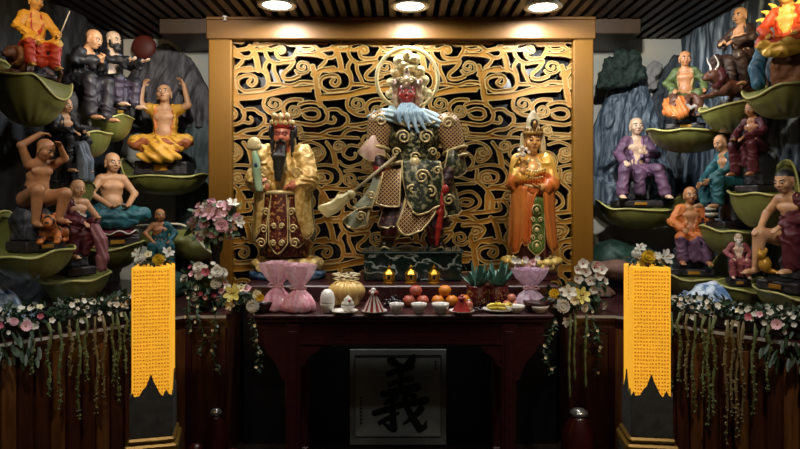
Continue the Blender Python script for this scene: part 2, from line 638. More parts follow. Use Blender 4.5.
S(Dz([(128, 122), (180, 110), (232, 130), (252, 168), (225, 200), (190, 206), (180, 178)]), 2.1)
S(Dz([(262, 112), (296, 165), (308, 225)]), [2.4] * 4 + [3.4] * 9)
S(Dz([(60, 192), (108, 160), (150, 175), (166, 215), (132, 250), (60, 262), (0, 250), (-60, 255)]), 2.1)
S(Dz([(88, 225), (88, 195), (110, 200)]), 3.0)
S(Dz([(150, 248), (190, 232), (250, 224), (310, 236), (336, 280), (318, 322), (250, 332)]), 2.1)
S(Dz([(198, 300), (205, 268), (235, 256), (282, 268), (284, 300), (258, 312)]), 2.3)
S(Dz([(186, 250), (184, 300), (232, 345), (245, 400)]), 2.4)
S(Dz([(10, 290), (90, 284), (150, 300), (188, 298)]), 2.0)
S(Dz([(10, 325), (100, 320), (175, 316)]), 2.0)
S(Dz([(240, 360), (262, 400), (258, 449)]), 3.4)
S(Dz([(232, 345), (290, 340), (360, 345), (420, 330)]), 2.6)
S(E([(78, 130), (78, 62), (110, 22), (178, 10), (222, 52), (214, 92), (150, 120), (84, 128)]), 2.2)
S(E([(100, 82), (128, 52), (182, 60), (162, 86), (118, 82)]), 2.3)
S(E([(265, 30), (262, 110)]), 3.2)
S(E([(84, 140), (150, 132), (260, 122), (330, 112)]), 2.8)
S(E([(300, 62), (350, 60), (386, 100), (370, 150), (300, 160), (250, 182), (120, 176), (60, 160)]), 2.2)
S(E([(330, 76), (338, 104), (305, 118)]), 2.4)
for pts_, w_ in list(ST[:nA]):
    q_ = [(x - 8, y + 171) for x, y in pts_]
    if min(y for _, y in q_) > 205: ST.append((q_, w_))
TW, TH = 83.0, 251.0
ST = [(p_, ([v * .80 for v in w_] if hasattr(w_, '__len__') else w_ * .76)) for p_, w_ in ST]
gx = np.arange(0, TW, .5); gy = np.arange(0, TH, .5)
TX, TY = np.meshgrid(gx, gy)
tile = np.full(TX.shape, -1e3)
for ox in (-4, -3, -2, -1, 0, 1, 2):
    for oy in (-1, 0, 1):
        sh = [([(x - 310 + ox * TW, y - 38 + oy * TH) for x, y in p], w) for p, w in ST]
        sh = [q for q in sh if max(a for a, _ in q[0]) > -8 and min(a for a, _ in q[0]) < TW + 8 and max(b for _, b in q[0]) > -8 and min(b for _, b in q[0]) < TH + 8]
        if sh: np.maximum(tile, stroke_field(TX, TY, [(p, (w if not hasattr(w, '__len__') else (list(w) + [w[-1]] * len(p))[:len(p)])) for p, w in sh]), out=tile)


def cloud_curl(cx, cy, R_, hd):
    """a scalloped cloud head wound into a spiral"""
    sp = []
    for i in range(30):
        a = i / 29 * 2 * PI * 1.45
        rr = R_ * (1 - .80 * i / 29)
        rr *= 1 + (.12 * abs(math.sin(a * 2.5)) if i < 20 else 0)
        sp.append((cx + hd * rr * math.cos(a + .6), cy + rr * .82 * math.sin(a + .6)))
    return sp


for it in range(26):       # fill what is still open with more cloud curls
    j_, i_ = np.unravel_index(np.argmin(tile), tile.shape)
    Rv = -tile[j_, i_]
    if Rv < 4.6: break
    cx_, cy_ = i_ * .5, j_ * .5
    new = []
    for ox in (-1, 0, 1):
        for oy in (-1, 0, 1):
            new.append((cloud_curl(cx_ + ox * TW, cy_ + oy * TH, Rv + .9, 1 if it % 2 else -1), 1.55))
    np.maximum(tile, stroke_field(TX, TY, new), out=tile)
X0, X1, Y0, Y1 = 231.0, 574.5, 38.5, 288.0
st = .66
GX, GY = np.meshgrid(np.arange(X0, X1, st), np.arange(Y0, Y1, st))
fx = ((GX - 310) % TW) / .5; fy = ((GY - 38) % TH) / .5
ix, iy = fx.astype(int), fy.astype(int)
tx, ty = fx - ix, fy - iy
nxt, nyt = tile.shape[1], tile.shape[0]
ix1, iy1 = (ix + 1) % nxt, (iy + 1) % nyt
ix %= nxt; iy %= nyt
G = (tile[iy, ix] * (1 - tx) + tile[iy, ix1] * tx) * (1 - ty) + (tile[iy1, ix] * (1 - tx) + tile[iy1, ix1] * tx) * ty
edge = np.maximum(np.maximum(1.6 - (GX - X0), 1.6 - (X1 - GX)), np.maximum(1.6 - (GY - Y0), 1.6 - (Y1 - GY)))
G = np.maximum(G, edge)
LY = 4.955
lat3 = lambda x, y, d: ((x - 400) / F * LY, d, EYE - (y - HOR) / F * LY)
screen_t = thing('cloud_lattice_screen', 'large gilt openwork cloud lattice screen behind the three statues', 'screen', (0, LY, 1.0))
M4 = Matrix.Translation((0, -LY, -1.0))
mb = MB(); march2d(G, X0, Y0, st, LY, LY + .03, lat3, mb)
o = mb.build('lattice_plate', M_lat, screen_t); o.data.transform(M4)
mb = MB(); march2d(np.minimum(G, .85 - G), X0, Y0, st, LY - .009, LY, lat3, mb)
o = mb.build('raised_edge', M_rim, screen_t); o.data.transform(M4)


# ------------------------------------------------------------------ relief mountains
def relief(name, prof, Y, ybot, depth, m, label, seed, ridge=5.0, amp=.05, cat='relief', vstep=60, off=.03):
    px = [p[0] for p in prof]
    xs = np.arange(px[0], px[-1] + .01, 1.0)
    top = np.interp(xs, px, [p[1] for p in prof]) + 1.5 * fbm(np.stack([xs * .35, xs * 0 + seed, xs * 0], -1), 2)
    v = np.linspace(0, 1, vstep)
    Xp = xs[:, None] + 0 * v[None]
    Yp = ybot + (top[:, None] - ybot) * v[None]
    X = (Xp - 400) / F * Y; Z = EYE - (Yp - HOR) / F * Y
    warp = fbm(np.stack([X * 2.5 + seed, Z * 2.5, X * 0], -1), 2)
    r = 1 - np.abs(fbm(np.stack([X * ridge + warp * 1.3 + seed, Z * ridge * .35 + warp, X * 0 + seed], -1), 4)) * 1.7
    edge = np.minimum(np.minimum((Xp - px[0]) / 8, (px[-1] - Xp) / 8), 1)
    body = np.sqrt(np.clip(1 - v[None] ** 5, 0, 1)) * np.clip(edge, .1, 1)
    D = Y - depth * body - amp * r * body
    V = np.stack([X, D, Z], -1)
    Bk = np.stack([X, X * 0 + Y + off, Z], -1)
    n, k = X.shape
    V = np.concatenate([V.reshape(-1, 3), Bk.reshape(-1, 3)])
    a = np.arange(n * k).reshape(n, k); b = a + n * k
    q = [np.stack([a[:-1, :-1], a[1:, :-1], a[1:, 1:], a[:-1, 1:]], -1).reshape(-1, 4), np.stack([b[:-1, :-1], b[:-1, 1:], b[1:, 1:], b[1:, :-1]], -1).reshape(-1, 4)]
    per = np.concatenate([a[:, 0], a[-1, 1:], a[::-1, -1][1:], a[0, ::-1][1:-1]])
    nx = np.roll(per, -1)
    q.append(np.stack([nx, per, per + n * k, nx + n * k], -1))
    o = link(name, mesh_np(name, V, np.concatenate(q), m))
    return props(o, label, cat)


relief('mountain_relief', [(109, 118), (116, 92), (128, 76), (141, 60), (150, 52), (160, 45), (168, 45), (178, 52), (190, 58), (200, 72), (209, 92)], 5.46, 128, .07, M_mount_l,
       'grey jagged mountain relief behind the monk with raised arms', 2.0, 9, .05)
relief('rock_relief', [(176, 150), (186, 128), (196, 118), (209, 121)], 5.43, 287.5, .04, mat('teal_rock', '2B3A3C', .7, 0, '5B6B70', 7, (3, 3, .8), .4, .8, .5, 30),
       'dark teal relief crag at the right edge of the golden monk alcove', 5.0, 9, .05)
relief('mountain_relief', [(593, 128), (600, 112), (608, 92), (618, 78), (632, 74), (645, 84), (653, 104), (660, 140), (668, 165), (676, 190)], 5.36, 205, .08, M_mount_r,
       'blue slate mountain relief behind the purple robed monk, under the dark tree', 7.3, 8, .07)
relief('mountain_relief', [(648, 112), (655, 88), (664, 68), (674, 55), (684, 53), (694, 60), (704, 80), (712, 110)], 5.50, 205, .05, mat('mountain_dark', '232A31', .7, 0, '4A545D', 7, (4.5, 4.5, .45), .4, .75, .6, 22),
       'darker mountain relief behind the bare-chested monk with an orange cloth', 4.3, 8, .06)
# dark tree crown on the right mountain
sd = SDF(.012, .03)
for (px, py, r) in ((606, 82, .075), (613, 68, .085), (622, 58, .08), (632, 62, .085), (640, 72, .06), (618, 78, .08), (630, 76, .08)):
    c = P(px, py, 5.17); sd.el(c, (r * 1.05, r * .6, r))
o = sd.obj('relief_tree', M_tree, disp=lambda p, m: .022 * fbm(p * 26, 3))
props(o, 'dark green relief tree crown on top of the blue mountain', 'relief')
# white cloud puff
sd = SDF(.012, .03)
for (px, py, r) in ((648, 76, .06), (655, 68, .06), (653, 84, .05), (645, 88, .04)):
    c = P(px, py, 5.40); sd.el(c, (r, r * .35, r))
o = sd.obj('relief_cloud', mat('cloud_white', '8C8A88', .7), disp=lambda p, m: .012 * fbm(p * 22, 2))
props(o, 'pale round cloud relief between the two blue mountains', 'relief')
# red sun
c = P(144, 47, 5.40)
mb = MB(); mb.ball((0, 0, 0), (.105, .05, .105), 0, 32)
props(mb.build('sun_relief', mat('sun_red', '5E2216', .6, 0, '4E1A10', 5), loc=c), 'red sun disc on the alcove wall above the grey mountain', 'relief')


# wave reliefs at the foot of the side walls
def wave(name, label, sg, Yr, Xr, h):
    u = np.linspace(0, 1, 80); v = np.linspace(0, 1, 56)
    U, V_ = np.meshgrid(u, v, indexing='ij')
    Yd = Yr[1] - (Yr[1] - Yr[0]) * U
    X = sg * (Xr[1] - (Xr[1] - Xr[0]) * V_)
    r = np.abs(fbm(np.stack([Yd * 9, V_ * 3.5, U * 0 + 3], -1), 3))
    env = np.sin(PI * np.clip(U, .02, .98)) ** .5
    Z = LEDGE + .006 + env * (h * (1 - V_) ** 1.2 + .05 * (1 - r * 1.6).clip(0, 1) * np.sin(PI * np.clip(V_, .02, .98)) ** .5)
    V = np.stack([X, Yd, Z], -1).reshape(-1, 3)
    lowv = V.copy(); lowv[:, 2] = LEDGE + .001
    n, k = U.shape
    a = np.arange(n * k).reshape(n, k)
    q = np.stack([a[:-1, :-1], a[1:, :-1], a[1:, 1:], a[:-1, 1:]], -1).reshape(-1, 4)
    per = np.concatenate([a[:, 0], a[-1, 1:], a[::-1, -1][1:], a[0, ::-1][1:-1]])
    nx = np.roll(per, -1)
    q = np.concatenate([q, np.stack([nx, per, per + n * k, nx + n * k], -1)])
    if sg > 0: q = q[:, ::-1]
    props(link(name, mesh_np(name, np.concatenate([V, lowv]), q, M_wave)), label, 'relief')


LEDGE = .90
wave('wave_relief', 'blue and white sculpted waves behind the flower trough, under the tiger', -1, (3.28, 3.66), (1.96, 2.34), .26)
wave('wave_relief', 'blue and white sculpted waves behind the flower trough, beside the white-bearded figure', 1, (3.72, 4.2), (1.70, 2.0), .17)


# rocks in the low alcoves
def rock(name, blobs, m, label, cat='rock', seed=0., vox=.012, clip=None, amp=.03):
    sd = SDF(vox, .05)
    for c, r in blobs: sd.el(c, r)
    o = sd.obj(name, m, disp=lambda p, mm: amp * fbm(p * 9 + seed, 3), clip=clip)
    return props(o, label, cat)


rock('ledge_rock', [(P(195, 258, 5.12), (.19, .16, .15)), (P(185, 275, 5.12), (.2, .16, .2)), (P(165, 285, 5.05), (.2, .2, .16))], M_green_rock,
     'dark green rock ledge under the small monk behind the glowing lamp', clip=.902, seed=1.)
rock('ledge_rock', [(P(612, 262, 5.1), (.16, .2, .17)), (P(640, 268, 5.1), (.22, .2, .17)), (P(665, 285, 5.0), (.2, .2, .2))], M_green_rock,
     'dark green rock under the leaf of the purple robed monk', clip=.902, seed=4.)
rock('ledge_rock', [(P(607, 268, 4.72), (.14, .13, .06)), (P(620, 270, 4.72), (.12, .13, .06)), (P(598, 295, 4.6), (.13, .13, .07))], M_tan_rock,
     'pinkish tan rock behind the orchid arrangement', clip=.902, seed=6., amp=.015)

# ------------------------------------------------------------------ cabinets under the alcoves
LEDGE = .90


def cabinet(sg, label):
    t = thing('altar_cabinet', label, 'cabinet', (sg * 1.6, 4.0, 0))
    T = Matrix.Translation((-sg * 1.6, -4.0, 0))
    fr = [(2.5, 2.72), (2.18, 2.85), (1.32, 3.84), (1.06, 3.84)]
    foot = [(sg * x, y) for x, y in fr] + [(sg * 1.06, 4.84), (sg * 1.5, 4.84), (sg * 1.5, 5.5), (sg * 2.5, 5.5)]
    if sg > 0: pass
    else: foot = foot[::-1]
    mb = MB(); mb.prism(foot, 0, LEDGE - .04, 0, T); mb.build('carcass', M_brownwood, t)
    n = [(sg * x, y) for x, y in [(2.5, 2.69), (2.165, 2.82), (1.31, 3.81), (1.06, 3.81)]]
    top = n + foot[-4:] if sg > 0 else None
    top = n + [(sg * 1.06, 4.84), (sg * 1.5, 4.84), (sg * 1.5, 5.5), (sg * 2.5, 5.5)]
    if sg < 0: top = top[::-1]
    mb = MB(); mb.prism(top, LEDGE - .04, LEDGE, 0, T); mb.build('counter', M_redwood, t)
    mb = MB()
    for (xa, ya), (xb, yb) in zip(n[:-1], n[1:]):
        d0 = Vector((xb - xa, yb - ya, 0)); c0 = Vector(((xa + xb) / 2, (ya + yb) / 2, LEDGE - .012))
        mb.box((0, 0, 0), (d0.length, .008, .016), 0, T @ Matrix.Translation(c0) @ Matrix.Rotation(math.atan2(d0.y, d0.x), 4, 'Z'))
    o_ = mb.build('edge_strip', M_stone_top, t); o_['label'] = 'pale strip along the counter edge'
    # vertical boards on the splayed front
    a = Vector((sg * 2.18, 2.85, 0)); b = Vector((sg * 1.32, 3.84, 0))
    d = (b - a); L = d.length; d.normalize()
    nrm = Vector((d.y, -d.x, 0)); nrm = nrm if nrm.y < 0 else -nrm
    nb = 17
    for i in range(nb):
        w = L / nb
        c = a + d * (w * (i + .5)) + nrm * .008
        R = T @ Matrix.Translation((c.x, c.y, .41)) @ Matrix.Rotation(math.atan2(d.y, d.x), 4, 'Z')
        mb = MB(); mb.box((0, 0, 0), (w * .86, .016, .80), 0, R, .003)
        mb.build('board', M_brownwood2 if i % 3 == 1 else M_brownwood, t)
    # framed door on the straight part
    cx = sg * 1.19
    mb = MB()
    for (x, z, w, h) in ((cx - .105, .42, .04, .8), (cx + .105, .42, .04, .8), (cx, .80, .17, .04), (cx, .04, .17, .04)):
        mb.box((x, 3.83, z), (w, .022, h), 0, T, .003)
    dr = mb.build('door_frame', M_redwood, t)
    mb = MB(); mb.box((cx, 3.835, .42), (.168, .012, .72), 0, T); mb.box((cx, 3.827, .42), (.12, .012, .64), 0, T, .005)
    mb.build('door_panel', M_brownwood, t)
    return t


cabinet(-1, 'brown wooden cabinet with vertical boards beside the left glowing lamp')
cabinet(1, 'brown wooden cabinet with vertical boards beside the right glowing lamp')

# ------------------------------------------------------------------ back altar and calligraphy
ALT = 1.04
t = thing('back_altar', 'dark altar block carrying the three large statues', 'altar', (0, 4.45, 0))
mb = MB(); mb.box((0, -.0, .46), (2.06, .70, .92)); mb.build('block', M_black, t)
mb = MB(); mb.box((0, 0, .98), (2.08, .74, .12), 0, bev=.008); mb.build('red_edge_slab', M_redwood, t)

CY = 4.066
t = thing('calligraphy_panel', 'pale framed calligraphy panel with one large black brush character under the table', 'calligraphy', (P(398, 0, CY).x, CY, 0))
w = 96 / F * CY; z0, z1 = .012, P(0, 349.5, CY).z
mb = MB(); mb.box((0, 0, (z0 + z1) / 2), (w, .022, z1 - z0)); mb.build('mount', mat('mount_grey', '6E7370', .7, 0, '666B68', 20), t)
mb = MB(); mb.box((0, -.013, (z0 + z1) / 2 + .01), (w - .07, .004, z1 - z0 - .09)); mb.build('paper', mat('paper', '8C948E', .8, 0, '828A85', 14), t)
mb = MB()
for (x, z, ww, h) in ((0, z1 - .034, w - .066, .004), (0, z0 + .054, w - .066, .004), (-w / 2 + .034, (z0 + z1) / 2 + .01, .004, z1 - z0 - .09), (w / 2 - .034, (z0 + z1) / 2 + .01, .004, z1 - z0 - .09)):
    mb.box((x, -.0155, z), (ww, .003, h))
mb.build('border_line', mat('ink_brown', '241C1C', .7), t)
q = [([(212, 62), (228, 66), (246, 80)], [9, 17, 12]), ([(318, 46), (310, 62), (284, 80)], [10, 17, 8]),
     ([(210, 122), (250, 108), (308, 90)], [13, 12, 15]), ([(262, 88), (262, 130), (262, 188)], [12, 13, 12]),
     ([(215, 166), (260, 152), (308, 142)], [11, 10, 13]), ([(188, 208), (250, 196), (334, 178)], [15, 16, 18]),
     ([(242, 222), (214, 236), (196, 250)], [13, 12, 7]), ([(150, 290), (200, 276), (260, 256), (368, 236)], [13, 14, 13, 17]),
     ([(226, 236), (228, 300), (232, 358), (214, 352), (190, 336)], [13, 14, 16, 12, 5]), ([(172, 332), (206, 314), (252, 290)], [10, 11, 6]),
     ([(280, 212), (288, 262), (312, 310), (344, 358), (366, 350), (372, 326)], [12, 14, 15, 17, 11, 4]),
     ([(350, 272), (318, 306), (276, 336)], [15, 13, 5]), ([(296, 212), (320, 218)], [8, 12])]
zz = lambda pts: [(340 + x / 4.317, 345 + y / 4.317) for x, y in pts]
qs = [(zz(p), [v / 4.317 for v in ws]) for p, ws in q]
# small column of writing and a seal, too small to read
for k in range(8):
    y = 397 + k * 3.6
    qs.append(([(361 - .8, y), (361 + .9, y - .3)], .45)); qs.append(([(361.2, y - 1.1), (360.8, y + 1.3)], .4))
for k in range(3):
    y = 361 + k * 3.4
    qs.append(([(435.5 - .7, y), (435.5 + .7, y)], .4)); qs.append(([(435.6, y - 1), (435.3, y + 1)], .4))
GX, GY = np.meshgrid(np.arange(354, 442, .35), np.arange(352, 434, .35))
Gc = stroke_field(GX, GY, qs)
Gc = Gc + .25 * fbm(np.stack([GX * .9, GY * .9, GX * 0], -1), 2) * (np.abs(GX - 398) < 32)
mb = MB()
pcx = t.location.x
march2d(Gc, 354, 352, .35, -.0175, -.0145, lambda x, y, d: ((x - 400) / F * CY - pcx, d, EYE - (y - HOR) / F * CY), mb)
mb.build('brush_writing', mat('ink', '08080A', .6), t)

# ------------------------------------------------------------------ offering table
TOP = .947
t = thing('altar_table', 'long dark red lacquered offering table with carved bracket legs', 'table', (0.004, 3.775, 0))
mb = MB()
mb.box((0, 0, TOP - .011), (1.745, .45, .022), 0, bev=.006)
mb.box((0, 0, TOP - .034), (1.70, .42, .026), 0, bev=.008)
mb.build('tabletop', M_redwood, t)
mb = MB(); mb.box((0, -.165, .83), (1.46, .03, .14), 0, bev=.004); mb.box((0, .165, .83), (1.46, .03, .14), 0, bev=.004)
mb.box((0, -.183, .885), (1.56, .012, .014)); mb.box((0, -.183, .775), (1.30, .012, .012))
mb.build('apron', M_redwood, t)
for sx in (-1, 1):
    for sy in (-1, 1):
        mb = MB(); mb.box((sx * .62, sy * .165, .45), (.088, .06, .90), 0, bev=.01); mb.box((sx * .62, sy * .165 - .033 * (sy < 0), .45), (.05, .012, .80), 0, bev=.004)
        mb.box((sx * .62, sy * .165, .03), (.10, .075, .06), 0, bev=.012)
        mb.build('leg', M_redwood, t)
    # inner and outer carved brackets
    for side, ln, hh in ((-1, .16, .12), (1, .16, .20)):
        pts = [(0, .76 + .14 * (side > 0)), (0, .76 - hh), (.02, .76 - hh + .01)]
        for k in range(1, 9):
            a = k / 8
            pts.append((.02 + (ln - .02) * a, .76 - hh * (1 - a) ** 2.2 + .012 * math.sin(a * 9)))
        pts.append((ln, .76 + .14 * (side > 0)))
        x0 = sx * (.62 + side * .044)
        vs = [(x0 + sx * side * px_, -.172 + dy, pz) for dy in (-.012, .012) for px_, pz in pts]
        n = len(pts)
        mb = MB(); mb.add(vs, [list(range(n)), list(range(2 * n - 1, n - 1, -1))] + [(i, (i + 1) % n, n + (i + 1) % n, n + i) for i in range(n)])
        mb.build('bracket', M_redwood, t)

# ------------------------------------------------------------------ ceiling lights and sprinkler
M_lens = mat('light_lens', 'FFFFFF', .3, emit='FFF4E4', estr=14.0)
M_ring = mat('light_ring', 'CFCBC4', .35)
names = ('over the armoured statue with a pale scepter', 'over the tall halo statue', 'over the orange robed statue')
LIGHT_PX = ((277, 5), (410, 6), (543, 7))
for (px, py), nm in zip(LIGHT_PX, names):
    Yl = (CEIL - EYE) * F / (HOR - py)
    c = P(px, py, Yl); c.z = CEIL
    t = thing('ceiling_light', 'round white recessed ceiling light ' + nm, 'ceiling light', c, group=None)
    mb = MB(); mb.lathe([(.100, .03), (.100, -.004), (.128, -.010), (.140, -.006), (.142, 0), (.142, .03)], 40, cap=False); mb.build('trim_ring', M_ring, t)
    mb = MB(); mb.lathe([(.101, .012), (.101, -.002), (1e-5, -.005)], 40); mb.build('lens', M_lens, t)
c = P(225, 17, 4.82); c.z = CEIL
t = thing('sprinkler', 'tiny pale fire sprinkler head on the ceiling slats', 'sprinkler', c)
mb = MB(); mb.lathe([(.02, .0), (.02, -.006), (.008, -.010), (.008, -.024)], 14); mb.build('body', M_ring, t)
mb = MB(); mb.lathe([(.016, -.028), (.018, -.031), (1e-5, -.032)], 12); mb.build('deflector', M_ring, t)


# ------------------------------------------------------------------ glowing lamps
M_shade = mat('lamp_shade_yellow', 'F0B020', .5, emit='F4AC30', estr=.76)
M_letter = mat('lamp_lettering', 'A86E0C', .6, emit='C07208', estr=.34)
M_lampstone = mat('lamp_stone', '4A4840', .6, 0, '38362F', 20)
M_lampbase = mat('lamp_base', '8A6A2A', .4, .5, '7A5A20', 5)


def lamp(px, Y, rz, label, seed):
    t = thing('floor_lamp', label, 'lamp', (P(px, 0, Y).x, Y, 0), rz)
    w = .184; zt = P(0, 263, Y).z - .012; zb = P(0, 392, Y).z
    h = w / 2
    mb = MB(); mb.box((0, 0, (zt + zb) / 2), (w, w, zt - zb), 0, bev=.004); mb.build('shade', M_shade, t)
    r = random.Random(seed)
    mb = MB()
    for face in range(2):
        R = Matrix.Rotation(0 if face == 0 else (PI / 2 if px < 400 else -PI / 2), 4, 'Z')
        cols = 12 if face == 0 else 1
        for i in range(cols):
            x0 = (-.5 + (i + .5) / 12) * w * .92 if face == 0 else .02
            for j in range(36 if face == 0 else 9):
                z = zt - .022 - j * .0182
                s = .0048
                for k in range(5):
                    if r.random() < .5:
                        a = r.uniform(-1, 1) * s
                        mb.box((x0, -h - .0012, z + a), (s * 1.9, .0014, .0014), 0, R)
                    else:
                        a = r.uniform(-1, 1) * s
                        mb.box((x0 + a, -h - .0012, z), (.0014, .0014, s * 1.9), 0, R)
    mb.build('lettering', M_letter, t)
    H = zb + .0
    # dark stone post whose upper edge is cut into mountain peaks
    pk = [(-.5, .035), (-.44, .06), (-.40, .035), (-.28, .04), (-.2, .075), (-.12, .095), (-.04, .15), (.0, .165), (.05, .125), (.12, .09), (.2, .05), (.27, .03), (.32, .055), (.36, .07), (.4, .045), (.5, .03)]
    W = w + .012
    mb = MB()
    mb.box((0, 0, (H + .427) / 2), (W, W, H - .427), 0)
    for f in range(4):
        R = Matrix.Rotation(f * PI / 2, 4, 'Z')
        pts = [(-.5 * W, .43)] + [(a * W, H - .02 + b * .82) for a, b in pk] + [(.5 * W, .43)]
        n = len(pts)
        vs = [(x, y, z) for y in (-h - .008, -h - .003) for x, z in pts]
        mb.add(vs, [list(range(n)), list(range(2 * n - 1, n - 1, -1))] + [(i, (i + 1) % n, n + (i + 1) % n, n + i) for i in range(n)], 0, False, R)
    mb.build('mountain_post', M_lampstone, t)
    mb = MB(); mb.box((0, 0, .412), (.225, .225, .03), 0, bev=.01); mb.box((0, 0, .372), (.25, .25, .05), 0, bev=.01); mb.build('gilt_collar', M_lampbase, t)
    mb = MB(); mb.box((0, 0, .172), (.24, .24, .345), 0, bev=.01); mb.box((0, 0, .02), (.31, .31, .04), 0, bev=.006); mb.build('pedestal', M_lampstone, t)
    return t, zt


LAMPS = [lamp(154, 3.18, math.radians(14), 'yellow glowing square lamp with columns of writing, left of the altar table', 1),
         lamp(646.5, 3.18, math.radians(-7), 'yellow glowing square lamp with columns of writing, right of the altar table', 2)]
# ================================================================== sculpted figures
def skin(n, h): return mat('skin_' + n, h, .48, 0, None, 20, coat=.05)


SK = skin('warm', 'B98A63'); SK_P = skin('pale', 'C9A98C'); SK_T = skin('tan', 'A8734A'); SK_D = skin('dark', '6E4632')
INK = mat('painted_ink', '14100E', .5); WHITE = mat('painted_white', 'CFC8BC', .5); LIPS = mat('painted_lips', '7A2C22', .5)
GOLD = mat('gold_leaf', 'C9962E', .3, .75, 'B9821E', 18)
GOLDP = mat('gold_paint', 'C08E34', .4, .35, 'A87420', 14)
LACQ = mat('plinth_lacquer', '2A2426', .45, 0, '1A1718', 12, bump=.3, bscale=30)
ROCK = mat('plinth_rock', '26262A', .6, 0, '3A393C', 10, bump=.5, bscale=30)


def cloth(n, h, h2=None, rough=.52): return mat('cloth_' + n, h, rough, 0, h2, 9, (1, 1, .5), coat=.04, spec=.4)


def rotm(yaw=0, pitch=0, roll=0):
    return np.array(Euler((pitch, roll, 0)).to_matrix() if not yaw else (Matrix.Rotation(yaw, 3, 'Z') @ Matrix.Rotation(pitch, 3, 'X') @ Matrix.Rotation(roll, 3, 'Y')))


class Head:
    """a head with brow, eyes, nose, mouth and ears; faces -Y before its own rotation"""

    def __init__(s, c, h, R, ears=True, jaw=1.0):
        s.c, s.h, s.R, s.ears, s.jaw = np.array(c, float), h, np.array(R, float), ears, jaw

    def w(s, *p): return s.c + s.R @ (np.array(p, float) * s.h)

    def shape(s, d, m=0):
        h, k = s.h, s.h * .1
        e = lambda p, r, **kw: d.el(s.w(*p), np.array(r) * h, m, s.R, k=kw.pop('k', k), **kw)
        e((0, .05, .13), (.36, .42, .37))
        e((0, -.08, -.16), (.29 * s.jaw, .32, .32))
        e((0, -.20, -.36), (.15 * s.jaw, .15, .12))
        for q in (-1, 1):
            e((q * .2, -.24, -.12), (.12, .12, .12))
            if s.ears:
                e((q * .36, .05, -.02), (.05, .1, .16), k=.02 * h); e((q * .355, .02, -.2), (.045, .06, .1), k=.03 * h)
        d.rc(s.w(-.2, -.33, .11), s.w(.2, -.33, .11), .05 * h, None, m, k=.06 * h)
        for q in (-1, 1): e((q * .155, -.42, .03), (.085, .07, .06), sub=True, k=.05 * h)
        for q in (-1, 1): e((q * .15, -.345, .025), (.075, .06, .05), k=.02 * h)
        d.rc(s.w(0, -.36, .08), s.w(0, -.46, -.09), .04 * h, .062 * h, m, k=.05 * h)
        for q in (-1, 1): e((q * .06, -.40, -.1), (.05, .05, .04), k=.03 * h)
        e((0, -.37, -.225), (.12, .06, .03), k=.03 * h); e((0, -.36, -.275), (.09, .06, .03), k=.03 * h)

    def paint(s, ink=1, lips=2, white=None, brow=True, brow_m=None, hair=None, hair_z=.2):
        h = s.h
        P_ = []
        for q in (-1, 1):
            if white is not None: P_.append((in_el(s.w(q * .155, -.40, .022), np.array((.085, .09, .038)) * h, s.R), white))
            P_.append((in_el(s.w(q * .155, -.42, .02), np.array((.05 if white is not None else .085, .1, .032)) * h, s.R), ink))
            if brow: P_.append((in_el(s.w(q * .18, -.38, .14), np.array((.12, .1, .032)) * h, s.R @ rotm(0, 0, -q * .2)), ink if brow_m is None else brow_m))
        P_.append((in_el(s.w(0, -.42, -.25), np.array((.1, .1, .03)) * h, s.R), lips))
        if hair is not None:
            c, R = s.c, s.R
            P_.append((lambda p: (((p - c) @ R)[..., 2] > hair_z * h + .35 * ((p - c) @ R)[..., 1] * -1), hair))
        return P_


def hand(d, wr, fdir, pn, L=.07, m=0, curl=.5, side=1, k=.006):
    """palm, four fingers of different lengths and a thumb; fdir: finger direction, pn: the way the palm faces"""
    f = np.array(fdir, float); f /= np.linalg.norm(f)
    n = np.array(pn, float); n -= f * (n @ f); n /= np.linalg.norm(n) + 1e-9
    s = np.cross(f, n) * side
    wr = np.array(wr, float)
    pl = L * .52
    R = np.stack([s, f, n], 1)
    d.el(wr + f * pl * .55, (L * .25, pl * .62, L * .13), m, R, k=k)
    for i, (o, ln) in enumerate(((.2, .42), (.07, .50), (-.07, .46), (-.19, .36))):
        a = wr + f * pl * .9 + s * o * L
        c1 = a + (f * math.cos(curl * .6) + n * math.sin(curl * .6)) * ln * L * .55
        c2 = c1 + (f * math.cos(curl * 1.6) + n * math.sin(curl * 1.6)) * ln * L * .5
        d.path([wr + f * pl * .5 + s * o * L * .8, a, c1, c2], [L * .075, L * .075, L * .07, L * .055], m, k=.002)
    a = wr + f * pl * .35 + s * .2 * L
    b = a + (f * .55 + s * .75 + n * .3) * L * .22
    d.path([a, b, b + (f * .85 + s * .2 + n * .5) * L * .2], [L * .09, L * .08, L * .065], m, k=.004)


def folds(amp=.003, fz=70, fa=14, sc=9., seed=0., mset=None):
    def fn(p, m):
        wv = fbm(p * sc + seed, 2)
        a = np.arctan2(p[..., 0], -p[..., 1] + .02)
        v1 = 1 - 2 * np.abs(np.sin(a * fa * .5 + wv * 2.2 + p[..., 2] * 8))
        v2 = 1 - 2 * np.abs(np.sin((p[..., 2] + .5 * np.abs(p[..., 0]) - .3 * p[..., 1]) * fz * .5 + wv * 3))
        v = -amp * (v1 * .8 + v2 * .7)
        if mset is not None: v = v * np.isin(m, mset)
        return v
    return fn


def plinth(parent, z0, w, dp, h, tag=True, shape='slab'):
    """dark sculpted plinth with a small gilt name plate"""
    sd = SDF(.006, .01)
    sd.bx((0, 0, z0 + h * .5), (w / 2, dp / 2, h / 2), .012)
    o = sd.obj('plinth', LACQ, parent, disp=lambda p, m: .003 * fbm(p * 20, 2))
    if tag:
        mb = MB(); mb.box((0, -dp / 2 - .006, z0 + h * .5), (min(.10, w * .3), .008, h * .42), 0, bev=.002)
        q = mb.build('name_plate', GOLDP, o); q['label'] = 'small gilt name plate'
    return o


